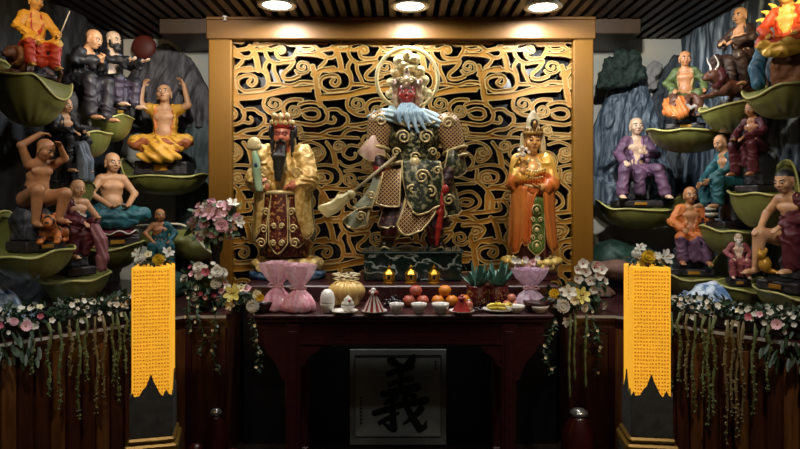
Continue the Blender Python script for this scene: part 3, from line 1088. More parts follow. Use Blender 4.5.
def seat_rock(parent, c, r, z0, m=ROCK, seed=0., amp=.02):
    sd = SDF(.008, .03)
    sd.el(c, r); sd.bx((c[0], c[1] + .01, (z0 + c[2]) / 2), (r[0] * .8, r[1] * .8, max(.01, (c[2] - z0) / 2)), .01)
    return sd.obj('rock_seat', m, parent, disp=lambda p, mm: amp * fbm(p * 14 + seed, 3), clip=z0 + .001)


def arhat(name, label, loc, rz, top, *, skin_m=SK, robe=None, robe2=None, trim=GOLDP, style='open', N=(0, 0, .36), head=(0, 0, 0), hoff=(0, -.015, .075),
          armR=None, armL=None, handR=None, handL=None, kneeR=(-.11, -.2, .06), kneeL=(.11, -.2, .06), footR=(-.10, -.22, -.17), footL=(.10, -.22, -.17),
          seat_z=.22, pl=(.34, .30, .055), bare=False, hair=None, beard=None, brow_m=None, seed=1., crossed=False, rock_m=ROCK, extra=None, group='seated monk statues on leaf ledges',
          cat='statue', bareleg=0, fold=.0046, belly=0., lap2=None, plate=True):
    A = np.array
    N = A(N, float) * A((1, 1, .94)); hoff = A(hoff, float) * 1.12
    scale = (EYE - (top - HOR) / F * loc[1] - loc[2]) / (seat_z + (pl[2] if pl else 0) + N[2] + hoff[2] + .085)
    t = thing(name, label, cat, loc, rz, scale, group)
    z = seat_z + (pl[2] if pl else 0)
    up = A((0, 0, z))
    pel = A((0, .03, .04)); T = lambda f: pel + (N - pel) * f
    tor = (N - pel) / np.linalg.norm(N - pel)
    kR, kL, fR, fL = (A(v, float) for v in (kneeR, kneeL, footR, footL))
    shR = T(.88) + A((-.086, 0, 0)); shL = T(.88) + A((.086, 0, 0))
    aR = armR or ((-.17, -.02, .2), (-.09, -.17, .11)); aL = armL or ((.17, -.02, .2), (.09, -.17, .11))
    aR = [A(v, float) for v in aR]; aL = [A(v, float) for v in aL]
    hR = handR or ((0, -1, -.3), (0, 0, -1)); hL = handL or ((0, -1, -.3), (0, 0, -1))
    R = rotm(*head)
    H = Head(N + A(hoff, float) + A((0, 0, .012)), .150, R)
    # ---- body: one continuous skin
    b = SDF(.0042 / max(scale, .6) * .9, .014)
    b.rc(pel, T(.35), .078, .072)
    b.el(T(.62), (.084, .062, .10)); b.el(T(.3) + A((0, -.02 - belly, 0)), (.08 + belly, .066 + belly, .08 + belly * .6))
    for q in (-1, 1): b.el(T(.70) + A((q * .036, -.047, .004)), (.042, .013, .022), k=.03)
    b.rc(T(.9) + A((-.07, 0, 0)), T(.9) + A((.07, 0, 0)), .038)
    b.rc(T(.95), H.w(0, .08, -.2), .036, .033)
    H.shape(b)
    for sh, ar, hd, sd_ in ((shR, aR, hR, -1), (shL, aL, hL, 1)):
        b.path([sh, ar[0], ar[1]], [.033, .025, .018])
        hand(b, ar[1], hd[0], hd[1], .078, 0, side=-sd_)
    for kn, ft, q in ((kR, fR, -1), (kL, fL, 1)):
        hip = A((q * .06, .02, .03))
        bl = bareleg == 2 or bareleg == q
        b.path([hip, kn, ft + A((0, .02, .03))], [.064, .044, .026] if bl else [.045, .032, .024])
        if not crossed:
            b.el(ft + A((q * .008, -.03, .012)), (.026, .052, .02), k=.012)
            for i in range(4): b.rc(ft + A((q * .008 + (i - 1.5) * .011, -.07, .006)), ft + A((q * .008 + (i - 1.5) * .012, -.084, .004)), .0065, k=.003)
    o = b.obj('body', [skin_m, INK, LIPS, WHITE, hair or INK], t, paint=H.paint(1, 2, 3, True, None if brow_m is None else 3, 4 if hair else None))
    o.location = up
    # ---- robe
    if robe is not None:
        r = SDF(.0046 / max(scale, .6) * .9, .02)
        cut = []
        if style != 'skirt':
            r.rc(pel, T(.4), .094, .088)
            r.el(T(.62), (.099, .077, .115)); r.rc(T(.9) + A((-.07, .004, .0)), T(.9) + A((.07, .004, 0)), .045)
            if belly: r.el(T(.3) + A((0, -.02 - belly, 0)), (.1 + belly, .085 + belly, .095))
            for sh, ar, q in ((shR, aR, -1), (shL, aL, 1)):
                if style == 'vest': r.rc(sh, sh + (ar[0] - sh) * .3, .048, .044); continue
                if style in ('one', 'oneL') and q == (-1 if style == 'one' else 1): continue
                e, wr = ar
                wq = e + (wr - e) * .86
                r.path([sh, e, wq], [.045, .037, .038])
                r.rc(e + (wr - e) * .55, wq + A((0, .01, -.06)), .034, .022)
        else:
            r.rc(pel, T(.12), .104, .098)
        if not bareleg:
            if crossed:
                r.el((0, -.09, .03), (.19, .13, .052)); r.rc((-.14, -.08, .04), (.14, -.1, .04), .056)
                r.path([(-.08, 0, .05), kR, (.04, -.17, .03)], [.08, .054, .045]); r.path([(.08, 0, .05), kL, (-.04, -.17, .03)], [.08, .054, .045])
                r.el((0, -.15, -.02), (.15, .07, .05))
            else:
                for kn, ft, q in ((kR, fR, -1), (kL, fL, 1)):
                    if bareleg == q: continue
                    r.path([(q * .055, .02, .045), kn, ft + A((0, .03, .05))], [.070, .048, .050])
                r.path([(0, 0, .03), (0, -.15, .02), (0, -.155, -.12)], [.08, .05, .045], k=.03)
        elif bareleg in (-1, 1):
            q = -bareleg
            r.path([(q * .055, .02, .045), kR if q < 0 else kL, (fR if q < 0 else fL) + A((0, .03, .05))], [.078, .056, .052])
        pt = []
        if style == 'open':
            v = (T(.74) + A((0, -.095, 0)), (.048, .07, .125))
        elif style in ('wide', 'vest'):
            v = (T(.62) + A((0, -.10, 0)), (.075, .085, .16))
        elif style in ('one', 'oneL'):
            q = -1 if style == 'one' else 1
            v = (T(.86) + A((q * .085, -.035, .0)), (.115, .12, .105))
        else: v = None
        if v is not None:
            r.el(v[0], v[1], sub=True, k=.012)
            r.el(N + A((0, -.02, .03)), (.05, .055, .06), sub=True, k=.01)
            ve = in_el(v[0], A(v[1]) + .016)
            pt.append((ve, 1))
        if robe2 is not None:   # lower garment in another colour
            pt.insert(0, ((lambda p: p[..., 2] < .055 + .25 * p[..., 1] * 0 + .02 * np.sin(p[..., 0] * 40)), 2))
        o = r.obj('robe', [robe, trim or robe, robe2 or robe], t, disp=folds(fold, 75, 13, 9., seed), paint=pt)
        o.location = up
    if beard:
        bm, bl = beard
        d = SDF(.004, .012)
        d.path([H.w(0, -.34, -.30), H.w(0, -.38, -.5), H.w(0, -.36, -.5 - bl)], [.026, .026, .008])
        for q in (-1, 1): d.path([H.w(0, -.43, -.2), H.w(q * .16, -.36, -.28), H.w(q * .2, -.3, -.45)], [.010, .012, .007]); d.path([H.w(q * .32, -.05, -.1), H.w(q * .26, -.2, -.36)], [.012, .016])
        o = d.obj('beard', bm, t, disp=lambda p, m: .002 * np.sin(p[..., 0] * 500)); o.location = up
    if seat_z > .03:
        zp = pl[2] if pl else 0
        seat_rock(t, (0, .05, zp + seat_z * .62), (.13, .12, seat_z * .42), zp, rock_m, seed, .014)
    if pl:
        plinth(t, 0, pl[0], pl[1], pl[2], plate)
    if extra: extra(t, up)
    return t


# ------------------------------------------------------------------ lotus-leaf ledges
M_leaf = mat('leaf_green', '5E602A', .42, 0, '72743A', 5, (1, 1, 1), coat=.2)
M_leafrim = mat('leaf_rim', 'B2AE6C', .45, 0, '989650', 8)
LEAVES = {}


def leaf(label, px, py, Y, hw, belly, liftL, liftR, ry=.19, front=-.006, tipL=0., tipR=0., rz=0., skew=0.):
    """a boat-shaped lotus leaf bracket: nearly flat inside, curled-up ends, round belly. px sizes at depth Y; (px, py) is the middle of its floor"""
    s = Y / F
    rx = hw * s; ry = ry * 1.36; B = belly * s; lL, lR = liftL * s, liftR * s
    t = thing('lotus_leaf_ledge', label, 'ledge', P(px, py, Y), rz, 1, 'green lotus leaf ledges carrying the statues')
    nr, na = 13, 72
    th = .014

    def rim(a, r):
        c, s_ = math.cos(a), math.sin(a)
        lift = 1.25 * (lR * max(0, c) ** 1.6 + lL * max(0, -c) ** 1.6)
        e = max(0, (r - .87) / .13)
        e = e * e * (3 - 2 * e)
        ex = max(0, (abs(c) * r - .68) / .32)
        lift *= ex ** 1.4
        back = .02 * max(0, s_) + front * max(0, -s_)
        wv = .007 * math.sin(a * 5 + px)
        return lift + (back + wv) * e
    top, bot = [], []
    for j in range(nr):
        r = j / (nr - 1)
        for i in range(na):
            a = 2 * PI * i / na
            c_, s_ = math.cos(a), math.sin(a)
            fl = 1 + tipR * max(0, math.cos(a)) ** 4 + tipL * max(0, -math.cos(a)) ** 4
            x, y = rx * r * math.copysign(abs(c_) ** .78, c_) * fl, ry * r * math.copysign(abs(s_) ** .78, s_)
            z = rim(a, r)
            top.append((x, y, z))
            q = 1 - r ** 2.4
            bot.append((x * (1 - .02) + skew * q * rx, y * .98, z - th * (.6 + .4 * q) - B * max(0, q) ** .75))
    # rib grooves on the belly
    bot = [(x, y, z + .0035 * math.sin(math.atan2(y, x) * 18) * min(1, (x * x + y * y) / (rx * rx) * 2)) for x, y, z in bot]
    n = nr * na
    V = top + bot
    Q = []
    for j in range(nr - 1):
        for i in range(na):
            k = (i + 1) % na
            Q.append((j * na + i, (j + 1) * na + i, (j + 1) * na + k, j * na + k))
            Q.append((n + j * na + i, n + j * na + k, n + (j + 1) * na + k, n + (j + 1) * na + i))
    for i in range(na):
        k = (i + 1) % na
        a = (nr - 1) * na
        Q.append((a + i, n + a + i, n + a + k, a + k))
    o = link('leaf_blade', mesh_np('leaf_blade', V, Q, M_leaf), t)
    mb = MB()
    rp = top[(nr - 1) * na:]
    mb.tube([(x, y, z - .005) for x, y, z in rp], .0075, 6, closed=True)
    o = mb.build('leaf_rim', M_leafrim, t); o['label'] = 'paler curled edge of the leaf'
    return t


def on(px, py, Y, dz=.004):
    c = P(px, py, Y); c.z += dz
    return c


D = math.radians
black_r = cloth('black', '0D0D11', '18181D'); maroon = cloth('maroon', '42121C', '541A22'); teal = cloth('teal', '1A4A54', '2A6268'); purple = cloth('purple', '503A52', '66485F')
redc = cloth('red', '9A2A14', 'A8351A'); yellow = cloth('yellow', 'C08A2A', 'D09C38'); orange = cloth('orange', 'B4622A', 'C4743A'); brown = cloth('brown', '4A2C20', '5C3828')
greenc = cloth('green', '3C4A24', '4C5A30'); greyblue = cloth('greyblue', '5A6470', '6C7680'); bluec = cloth('blue', '1E4660', '2C6078'); whitec = cloth('white', 'A8A49C', 'BCB8B0')
darkred = cloth('darkred', '3A1418', '4A1C20'); grey = cloth('grey', '7A7C80', '8C8E92')
G_ = None


def beast(t, up, m, pos, rz=0., s=1., mane=None, tail=True, stripes=None):
    """a crouching big cat / lion: deep chest, thick neck, muzzle, ears, paws, tail"""
    b = SDF(.006, .016)
    A = np.array
    b.rc((0, .10, .07), (0, -.08, .085), .058, .066)
    b.el((0, .11, .065), (.062, .07, .06))
    b.rc((0, -.09, .10), (0, -.17, .15), .052, .044)
    b.el((0, -.20, .17), (.048, .05, .046)); b.rc((0, -.22, .16), (0, -.26, .15), .032, .026)
    for q in (-1, 1):
        b.el((q * .036, -.185, .215), (.014, .010, .018), k=.006)
        b.path([(q * .04, -.1, .08), (q * .055, -.15, .03), (q * .055, -.22, .016)], [.032, .024, .018]); b.el((q * .055, -.235, .014), (.021, .026, .013))
        b.path([(q * .05, .12, .06), (q * .075, .04, .075), (q * .075, .10, .02), (q * .075, .02, .015)], [.045, .034, .022, .018])
        b.el((q * .02, -.242, .185), (.011, .008, .009), m=1, k=.003)
    b.el((0, -.282, .158), (.013, .01, .009), m=1, k=.003)
    if tail: b.path([(0, .17, .06), (.05, .24, .04), (.09, .22, .10), (.08, .2, .15)], [.016, .013, .012, .014])
    pt = []
    if stripes is not None:
        pt.append((lambda p: (np.sin(p[..., 1] * 95 + 2.5 * fbm(p * 14, 2)) > .55) & (p[..., 1] > -.24) & (p[..., 2] > .03), 1))
    o = b.obj('beast', [m, INK], t, disp=lambda p, mm: .002 * fbm(p * 60, 2), paint=pt)
    o.location = Vector(pos); o.rotation_euler = (0, 0, rz); o.scale = (s,) * 3
    if mane is not None:
        d = SDF(.007, .012)
        for k in range(16):
            a = 2 * PI * k / 16
            d.el((math.cos(a) * .058, -.15 - .01 * (k % 2), .155 + math.sin(a) * .058), (.024, .03, .024))
        q = d.obj('mane', mane, o, disp=lambda p, mm: .004 * fbm(p * 45, 2))
    return o


# ================================================================== the alcove figures on the left
def ex_staff(a, b, r=.005, m=WHITE, nm='staff'):
    def f(t, up):
        mb = MB(); mb.tube([Vector(a) + Vector(up), Vector(b) + Vector(up)], r, 8); o = mb.build(nm, m, t); o['label'] = 'thin pale staff' if m is WHITE else 'thin dark staff'
    return f


# L1 gold and red figure with a beast
def ex1(t, up):
    ex_staff((.10, -.30, .12), (.16, -.36, .34))(t, up)
    beast(t, up, brown, (0, .06, .0), D(-60), 1.15, cloth('mane', '6A4630', '8A6040'))


leaf('large green lotus leaf ledge in the top corner, under the red and gold figure', 30, 80, 3.65, 30, 44, 16, -14, .2, tipR=.05)
arhat('monk_statue', 'seated figure in red robe and gold shirt holding a thin pale staff', on(34, 80, 3.65), D(50), -6, skin_m=skin('gold', 'D09A4E'),
      robe=yellow, robe2=redc, trim=redc, style='open', N=(0, -.02, .38), head=(D(15), D(12), 0), seat_z=.20, pl=(.30, .26, .04), armL=((.16, -.06, .2), (.10, -.24, .14)),
      armR=((-.16, -.06, .2), (-.06, -.2, .09)), seed=2., extra=ex1, plate=False)

leaf('green lotus leaf ledge under the stooping black robed monk with clasped hands', 86, 134, 4.3, 20, 22, 18, 2, .16)
arhat('monk_statue', 'bald stooping monk in a black robe, hands clasped at his chest', on(78, 133, 4.3), D(78), 31, skin_m=SK, robe=black_r, robe2=cloth('blackdrape', '1A181E', '2E2A32'), trim=black_r, style='open',
      N=(0, -.09, .33), head=(D(5), D(24), 0), hoff=(0, -.05, .065), armR=((-.16, -.10, .2), (-.02, -.2, .22)), armL=((.16, -.10, .2), (.02, -.2, .22)), handR=((.3, -.5, .8), (1, 0, 0)), handL=((-.3, -.5, .8), (-1, 0, 0)),
      seat_z=.30, pl=(.24, .24, .05), seed=3., footR=(-.09, -.22, -.26), footL=(.09, -.22, -.26), plate=False)

leaf('green lotus leaf ledge under the bearded monk reaching forward', 110, 118, 4.68, 18, 22, 12, 2, .17)
arhat('monk_statue', 'dark-bearded monk in a black robe reaching both hands forward below the ceiling slats', on(108, 117, 4.68), D(74), 32, skin_m=SK_P, robe=black_r, trim=greyblue, style='wide', robe2=cloth('violet', '2C2432', '3C3242'),
      N=(0, -.04, .35), head=(D(0), D(14), 0), armR=((-.15, -.12, .22), (-.06, -.27, .22)), armL=((.15, -.12, .22), (.07, -.30, .24)), handR=((0, -1, .1), (0, 0, 1)), handL=((0, -1, 0), (0, 0, 1)),
      seat_z=.17, pl=(.24, .24, .07), beard=(INK, .12), seed=4.)

leaf('green lotus leaf ledge under the dark robed monk with blue grey drapery', 66, 190, 4.02, 21, 22, 10, 8, .17)


def ex4(t, up):
    d = SDF(.007, .02)
    d.path([(.05, -.22, .02), (.08, -.24, -.14), (.10, -.22, -.30)], [.04, .05, .06]); d.path([(-.02, -.24, .0), (-.01, -.26, -.16), (0, -.25, -.3)], [.04, .045, .05])
    d.path([(.12, -.12, .0), (.16, -.14, -.16), (.17, -.12, -.3)], [.04, .05, .05])
    o = d.obj('drapery', greyblue, t, disp=lambda p, m: .006 * np.sin(p[..., 0] * 160 + p[..., 1] * 120 + 3 * fbm(p * 8, 2))); o.location = up; o['label'] = 'blue grey hanging cloth'


arhat('monk_statue', 'bald monk in a dark robe seated over blue grey hanging drapery', on(62, 190, 4.02), D(72), 98, skin_m=SK, robe=black_r, trim=black_r, style='open',
      N=(0, -.03, .34), head=(D(0), D(8), 0), armR=((-.15, -.06, .18), (-.04, -.2, .14)), armL=((.15, -.06, .18), (.06, -.22, .15)), seat_z=.36, pl=(.24, .26, .06), seed=5., extra=ex4,
      footR=(-.09, -.2, -.25), footL=(.09, -.2, -.25))

leaf('wide deep green lotus leaf ledge under the tiger and bare-backed figure', 34, 252, 3.40, 29, 25, 34, 2, .19)


def ex5(t, up):
    beast(t, up, cloth('tiger', 'A85A22', 'B86A2C'), (.06, -.10, .058), D(-40), .95, None, True, True)


arhat('monk_statue', 'bare-chested sinewy figure raising an arm over his bowed head, seated above an orange tiger', on(36, 251, 3.40), D(62), 140, skin_m=SK_T, robe=cloth('darkcloth', '1E1A1A', '2E2826'), trim=None, style='skirt',
      N=(0, -.06, .33), head=(D(20), D(30), D(8)), hoff=(.0, -.045, .06), armR=((-.15, -.07, .41), (-.03, -.10, .50)), armL=((.13, -.14, .33), (.06, -.19, .41)), handR=((1, -.2, .1), (0, 0, -1)), handL=((-.6, -.4, .6), (0, 0, -1)),
      seat_z=.27, pl=(.30, .26, .07), bareleg=2, kneeR=(-.10, -.18, .09), kneeL=(.09, -.2, .07), footR=(-.09, -.16, -.16), footL=(.07, -.18, -.14), seed=6., extra=ex5)

leaf('green lotus leaf ledge under the maroon robed monk with a raised knee', 76, 276, 3.82, 27, 26, 12, 0, .18)


def ex6(t, up):
    d = SDF(.006, .02)
    d.path([(.06, -.2, .08), (.09, -.25, -.02), (.09, -.27, -.18), (.08, -.27, -.26)], [.045, .045, .05, .04])
    o = d.obj('drapery', cloth('pinkdrape', '6A3A40', '8A5A5C'), t, disp=lambda p, m: .006 * np.sin(p[..., 0] * 150 + p[..., 2] * 40)); o.location = up; o['label'] = 'hanging rosy cloth'


arhat('monk_statue', 'bald monk wrapped in a maroon robe leaning on one raised knee', on(75, 275, 3.82), D(58), 180, skin_m=SK, robe=maroon, trim=whitec, style='oneL', robe2=maroon,
      N=(0, -.03, .36), head=(D(0), D(10), 0), armR=((-.16, -.05, .18), (-.03, -.19, .13)), armL=((.15, -.06, .2), (.08, -.22, .17)), handL=((-.4, -.8, .3), (0, 0, -1)), kneeL=(.09, -.15, .14), footL=(.07, -.18, -.1), kneeR=(-.11, -.15, .05), footR=(-.10, -.16, -.17),
      seat_z=.26, pl=(.26, .26, .07), seed=7., extra=ex6, plate=False)

leaf('long green lotus leaf ledge under the bare-chested monk in a teal skirt', 112, 246, 4.58, 27, 22, 6, 4, .19)


def ex7(t, up):
    mb = MB(); mb.lathe([(.13, .075), (.175, .085), (.185, .105), (.175, .125), (.14, .13)], 32); o = mb.build('cushion', cloth('cushion', '6A1A2C', '7A2436'), t); o['label'] = 'crimson round cushion'
    mb = MB()
    pts = [((.187 + .008 * math.cos(k * PI / 4)) * math.cos(k * PI / 32), (.187 + .008) * math.sin(k * PI / 32), .107 + .014 * math.sin(k * PI / 4 + PI / 2)) for k in range(64)]
    mb.tube(pts, .006, 6, closed=True); mb.build('cushion_braid', WHITE, o)


arhat('monk_statue', 'bare-chested monk in a teal skirt seated cross-legged on a crimson cushion', on(112, 246, 4.58), D(40), 153, skin_m=SK, robe=teal, trim=None, style='skirt', crossed=True,
      N=(0, 0, .37), head=(D(12), D(8), 0), armR=((-.16, -.03, .2), (-.05, -.16, .10)), armL=((.16, -.03, .2), (.06, -.18, .10)), handR=((.7, -.7, 0), (0, 0, 1)), handL=((-.6, -.7, 0), (0, 0, 1)),
      kneeR=(-.19, -.14, .04), kneeL=(.19, -.14, .04), footR=(.08, -.14, .02), footL=(-.08, -.14, .02), seat_z=.13, pl=(.34, .28, .07), seed=8., extra=ex7)

arhat('monk_statue', 'small monk with a teal shawl, half hidden behind the flowers on the lamp', (P(160, 0, 4.5).x, 4.5, LEDGE + .195), D(25), 209, skin_m=SK_T, robe=teal, trim=darkred, style='one', N=(0, 0, .35), head=(D(10), D(6), 0),
      seat_z=.20, pl=(.30, .28, .05), seed=9.)
rock('ledge_rock', [((P(160, 0, 4.5).x, 4.55, LEDGE + .07), (.17, .17, .12))], M_green_rock, 'low dark rock right behind the lit lamp, carrying the small monk', clip=.902, seed=8., amp=.012)
mb = MB()
t = thing('lotus_leaf_ledge', 'pale-rimmed leaf ledge behind the small monk over the dark green rock', 'ledge', P(176, 232, 4.85), 0, 1, 'green lotus leaf ledges carrying the statues')
d = SDF(.01, .03); d.el((0, 0, -.06), (.30, .16, .08)); d.el((.16, 0, -.12), (.16, .15, .11))
d.obj('leaf_blade', M_leaf, t, disp=lambda p, m: .006 * fbm(p * 12, 2))
mb.tube(catmull([(-.30, -.17, .05), (-.1, -.185, .06), (.1, -.185, .065), (.19, -.18, 0), (.26, -.16, -.10), (.31, -.12, -.15)], 6), .009, 8)
o = mb.build('leaf_rim', mat('rim_pale', 'C8BFA4', .5), t); o['label'] = 'pale curled edge of the leaf'

leaf('slim green lotus leaf ledge under the golden monk with raised arms', 167, 176, 5.12, 40, 18, 14, 2, .17, tipL=.08)


def ex9(t, up):
    d = SDF(.006, .02)
    d.el((0, -.13, .04), (.10, .09, .06)); d.path([(-.16, -.12, .02), (0, -.22, -.02), (.16, -.12, .02)], [.04, .05, .04]); d.el((0, -.2, -.07), (.17, .07, .05))
    o = d.obj('lap_drape', yellow, t, disp=lambda p, m: .007 * np.sin(np.arctan2(p[..., 0], -p[..., 1] + .1) * 22 + p[..., 2] * 70)); o.location = up


arhat('monk_statue', 'golden robed monk raising both bare arms high, seated before the grey mountain relief', on(165, 176, 5.12), D(8), 85, skin_m=SK, robe=yellow, robe2=cloth('rust', '8A4A28', '9A5A34'), trim=orange, style='vest', crossed=True,
      N=(0, -.01, .37), head=(D(0), D(-10), D(-5)), armR=((-.185, -.02, .355), (-.165, -.02, .50)), armL=((.185, -.02, .355), (.15, -.02, .52)), handR=((.45, 0, .9), (1, -.5, 0)), handL=((-.55, 0, .85), (-1, -.5, 0)),
      kneeR=(-.19, -.14, .04), kneeL=(.19, -.13, .06), footR=(.08, -.14, .02), footL=(-.08, -.14, .02), seat_z=.10, pl=(.40, .28, .11), seed=10., extra=ex9)

# ================================================================== the alcove figures on the right
leaf('broad green lotus leaf ledge with upturned tips under the purple robed monk', 640, 208, 5.02, 42, 19, 6, 15, .16, tipR=.18, tipL=.02)
arhat('monk_statue', 'pale bald monk in a purple robe seated with bare feet apart', on(636, 207, 5.02), D(-8), 118, skin_m=SK_P, robe=purple, trim=cloth('lilac', '7A5878', '8A6888'), style='open',
      N=(0, 0, .37), head=(D(6), D(4), 0), armR=((-.16, -.04, .2), (-.13, -.2, .12)), armL=((.16, -.03, .2), (.05, -.15, .2)), handL=((-.8, -.4, .2), (0, 1, 0)), kneeR=(-.14, -.2, .06), kneeL=(.14, -.2, .06),
      footR=(-.16, -.24, -.185), footL=(.19, -.24, -.185), seat_z=.20, pl=(.38, .34, .055), seed=11., plate=True)

leaf('green lotus leaf ledge under the green robed monk with an orange cloth', 690, 132, 4.55, 38, 19, 2, 9, .19, tipL=.05)


def ex22(t, up):
    d = SDF(.006, .02)
    d.path([(-.16, -.08, .0), (-.15, -.2, -.10), (-.06, -.27, -.15)], [.05, .06, .05]); d.path([(-.06, -.2, .0), (-.02, -.27, -.13)], [.05, .05])
    o = d.obj('hanging_cloth', orange, t, disp=lambda p, m: .005 * np.sin(p[..., 0] * 150 + p[..., 2] * 60)); o.location = up; o['label'] = 'orange hanging cloth'
    # kneeling attendant with dark hair in a pale shirt
    b = SDF(.005, .012)
    H = Head((.13, -.20, .03), .085, rotm(D(-60), D(10), 0)); H.shape(b)
    b.rc((.13, -.19, -.03), (.15, -.17, -.10), .022, .05, m=3); b.el((.15, -.17, -.12), (.065, .055, .06), m=3)
    b.path([(.10, -.2, -.06), (.04, -.26, -.09), (.0, -.28, -.05)], [.022, .018, .014], m=3)
    b.el((.0, -.285, -.04), (.014, .014, .016))
    b.path([(.17, -.15, -.14), (.10, -.27, -.15), (.16, -.30, -.17)], [.04, .032, .026], m=4)
    b.el((.135, -.19, .052), (.036, .042, .034), m=2, k=.004)
    o = b.obj('attendant', [SK_D, INK, INK, whitec, black_r], t, paint=H.paint(1, 1, 3, True)); o.location = up; o['label'] = 'small dark-haired attendant in a pale shirt'


arhat('monk_statue', 'monk in a loose green robe with orange cloth and a small attendant below', on(685, 131, 4.55), D(-22), 52, skin_m=SK_T, robe=greenc, trim=cloth('tan', '8A7048', '9A8058'), style='wide',
      robe2=brown, N=(0, -.02, .37), head=(D(10), D(10), 0), seat_z=.22, pl=(.36, .32, .06), seed=12., extra=ex22, armR=((-.17, -.04, .2), (-.10, -.2, .10)), armL=((.18, -.03, .2), (.16, -.17, .10)))

leaf('green lotus leaf ledge under the dark robed monk riding a horned brown beast', 733, 106, 4.1, 26, 25, -4, 18, .18)


def ex33(t, up):
    o = beast(t, up, brown, (0, -.10, .045), D(-14), 1.15, darkred)
    mb = MB()
    for q in (-1, 1):
        mb.tube(catmull([(q * .026, -.19, .21), (q * .045, -.18, .25), (q * .05, -.20, .29), (q * .04, -.215, .32)], 4), [.010 * (1 - k / 14) for k in range(13)], 7)
    h = mb.build('horn', WHITE, o); h['label'] = 'pale pair of horns'


arhat('monk_statue', 'bald monk in a dark brown robe sitting upright over a brown horned beast', on(742, 105, 4.1), D(-64), 8, skin_m=SK, robe=cloth('umber', '2A1C18', '3A2820'), trim=SK_T, style='open', N=(0, -.01, .38), head=(D(0), D(10), 0),
      seat_z=.30, pl=(.26, .30, .045), seed=13., extra=ex33, armR=((-.15, -.08, .22), (-.03, -.2, .2)), armL=((.15, -.08, .22), (.05, -.2, .19)), footR=(-.12, -.14, -.2), footL=(.12, -.14, -.2), plate=False)

leaf('large green lotus leaf ledge under the orange figure with golden flames', 788, 88, 3.5, 33, 28, -6, 22, .2)


def ex44(t, up):
    mb = MB()
    for k in range(9):
        a = -1.2 + k * .3
        mb.tube(catmull([(.17 * math.sin(a), .06, .20 + .17 * math.cos(a)), (.21 * math.sin(a + .1), .06, .20 + .22 * math.cos(a + .1)), (.25 * math.sin(a), .05, .20 + .27 * math.cos(a))], 4), [.03 * (1 - j / 9) + .004 for j in range(9)], 8, M=Matrix.Translation(up))
    o = mb.build('flame_halo', mat('flame_gold', 'E2B848', .4, .1, 'F0CE70', 8), t); o['label'] = 'golden flame shapes behind the figure'
    d = SDF(.007, .02); d.path([(-.17, -.02, .02), (-.2, -.08, -.12), (-.18, -.1, -.25)], [.05, .055, .05])
    o = d.obj('drapery', bluec, t, disp=lambda p, m: .006 * np.sin(p[..., 1] * 150 + p[..., 2] * 40)); o.location = up; o['label'] = 'blue hanging cloth'


arhat('monk_statue', 'bright orange robed figure with golden flames behind, on a brown crag', on(787, 87, 3.5), D(-42), -14, skin_m=skin('gold2', 'D0A050'), robe=cloth('vermilion', 'B03A16', 'C24A1E'), robe2=mat('robe_flame_gold', 'DAA838', .4, .1, 'E8C060', 8), trim=yellow, style='open',
      N=(0, 0, .38), head=(D(0), D(6), 0), seat_z=.28, pl=None, rock_m=mat('crag_brown', '6A4026', .6, 0, '8A5A38', 8, bump=.5, bscale=25), seed=14., extra=ex44, kneeR=(-.14, -.16, .06), kneeL=(.14, -.16, .06), crossed=True, footR=(.08, -.12, .02), footL=(-.08, -.12, .02))

leaf('green lotus leaf ledge under the monk in a long teal robe', 728, 229, 4.2, 22, 24, 2, 12, .17)


def ex55(t, up):
    mb = MB()
    for k in range(5):
        mb.lathe([(.055, .03 + k * .026), (.058, .036 + k * .026), (.058, .05 + k * .026), (.055, .056 + k * .026)], 22, k % 2, Matrix.Translation((-.03, -.175, .055)))
    o = mb.build('striped_drum', [INK, WHITE], t); o['label'] = 'drum with dark and pale bands'


arhat('monk_statue', 'bald monk in a long teal robe leaning forward over a banded drum', on(731, 228, 4.2), D(-82), 135, skin_m=SK, robe=teal, trim=cloth('tealpale', '4A8A8A', '5A9A98'), style='open', N=(0, -.07, .36), head=(D(0), D(22), 0), hoff=(0, -.03, .07),
      armR=((-.13, -.12, .18), (-.05, -.27, .05)), armL=((.14, -.10, .2), (.04, -.25, .08)), handR=((0, -.7, -.7), (1, 0, 0)), handL=((0, -.7, -.6), (-1, 0, 0)), seat_z=.30, pl=(.28, .34, .06), seed=15., extra=ex55, plate=False)

leaf('long green lotus leaf ledge under the small orange robed monk', 694, 275, 4.52, 30, 19, 2, 18, .17)
arhat('monk_statue', 'monk in an orange robe over a mauve skirt, beside the banded drum', on(690, 275, 4.52), D(-14), 187, skin_m=SK_T, robe=orange, robe2=cloth('mauve', '5A4058', '6C5068'), trim=cloth('peach', 'B87A50', 'C88A60'), style='open',
      N=(0, 0, .37), head=(D(5), D(4), 0), seat_z=.22, pl=(.36, .32, .065), seed=16., armR=((-.16, -.03, .2), (-.08, -.17, .14)))

leaf('deep green lotus leaf ledge under the standing maroon robed monk with a spotted sash', 762, 193, 3.85, 24, 34, 0, 26, .18)
arhat('monk_statue', 'monk in a deep maroon robe holding both forearms low, under two leaves', on(756, 193, 3.85), D(-66), 102, skin_m=SK_T, robe=maroon, trim=darkred, style='open', N=(0, -.05, .36), head=(D(0), D(16), 0),
      armR=((-.15, -.09, .2), (-.05, -.25, .12)), armL=((.15, -.09, .2), (.04, -.24, .13)), handR=((.2, -.9, -.3), (0, 0, 1)), seat_z=.34, pl=(.26, .30, .07), seed=17., footR=(-.10, -.2, -.24), footL=(.10, -.2, -.24), plate=False)

leaf('green lotus leaf ledge under the small white-bearded red figure', 742, 286, 4.0, 21, 22, 2, 6, .15)


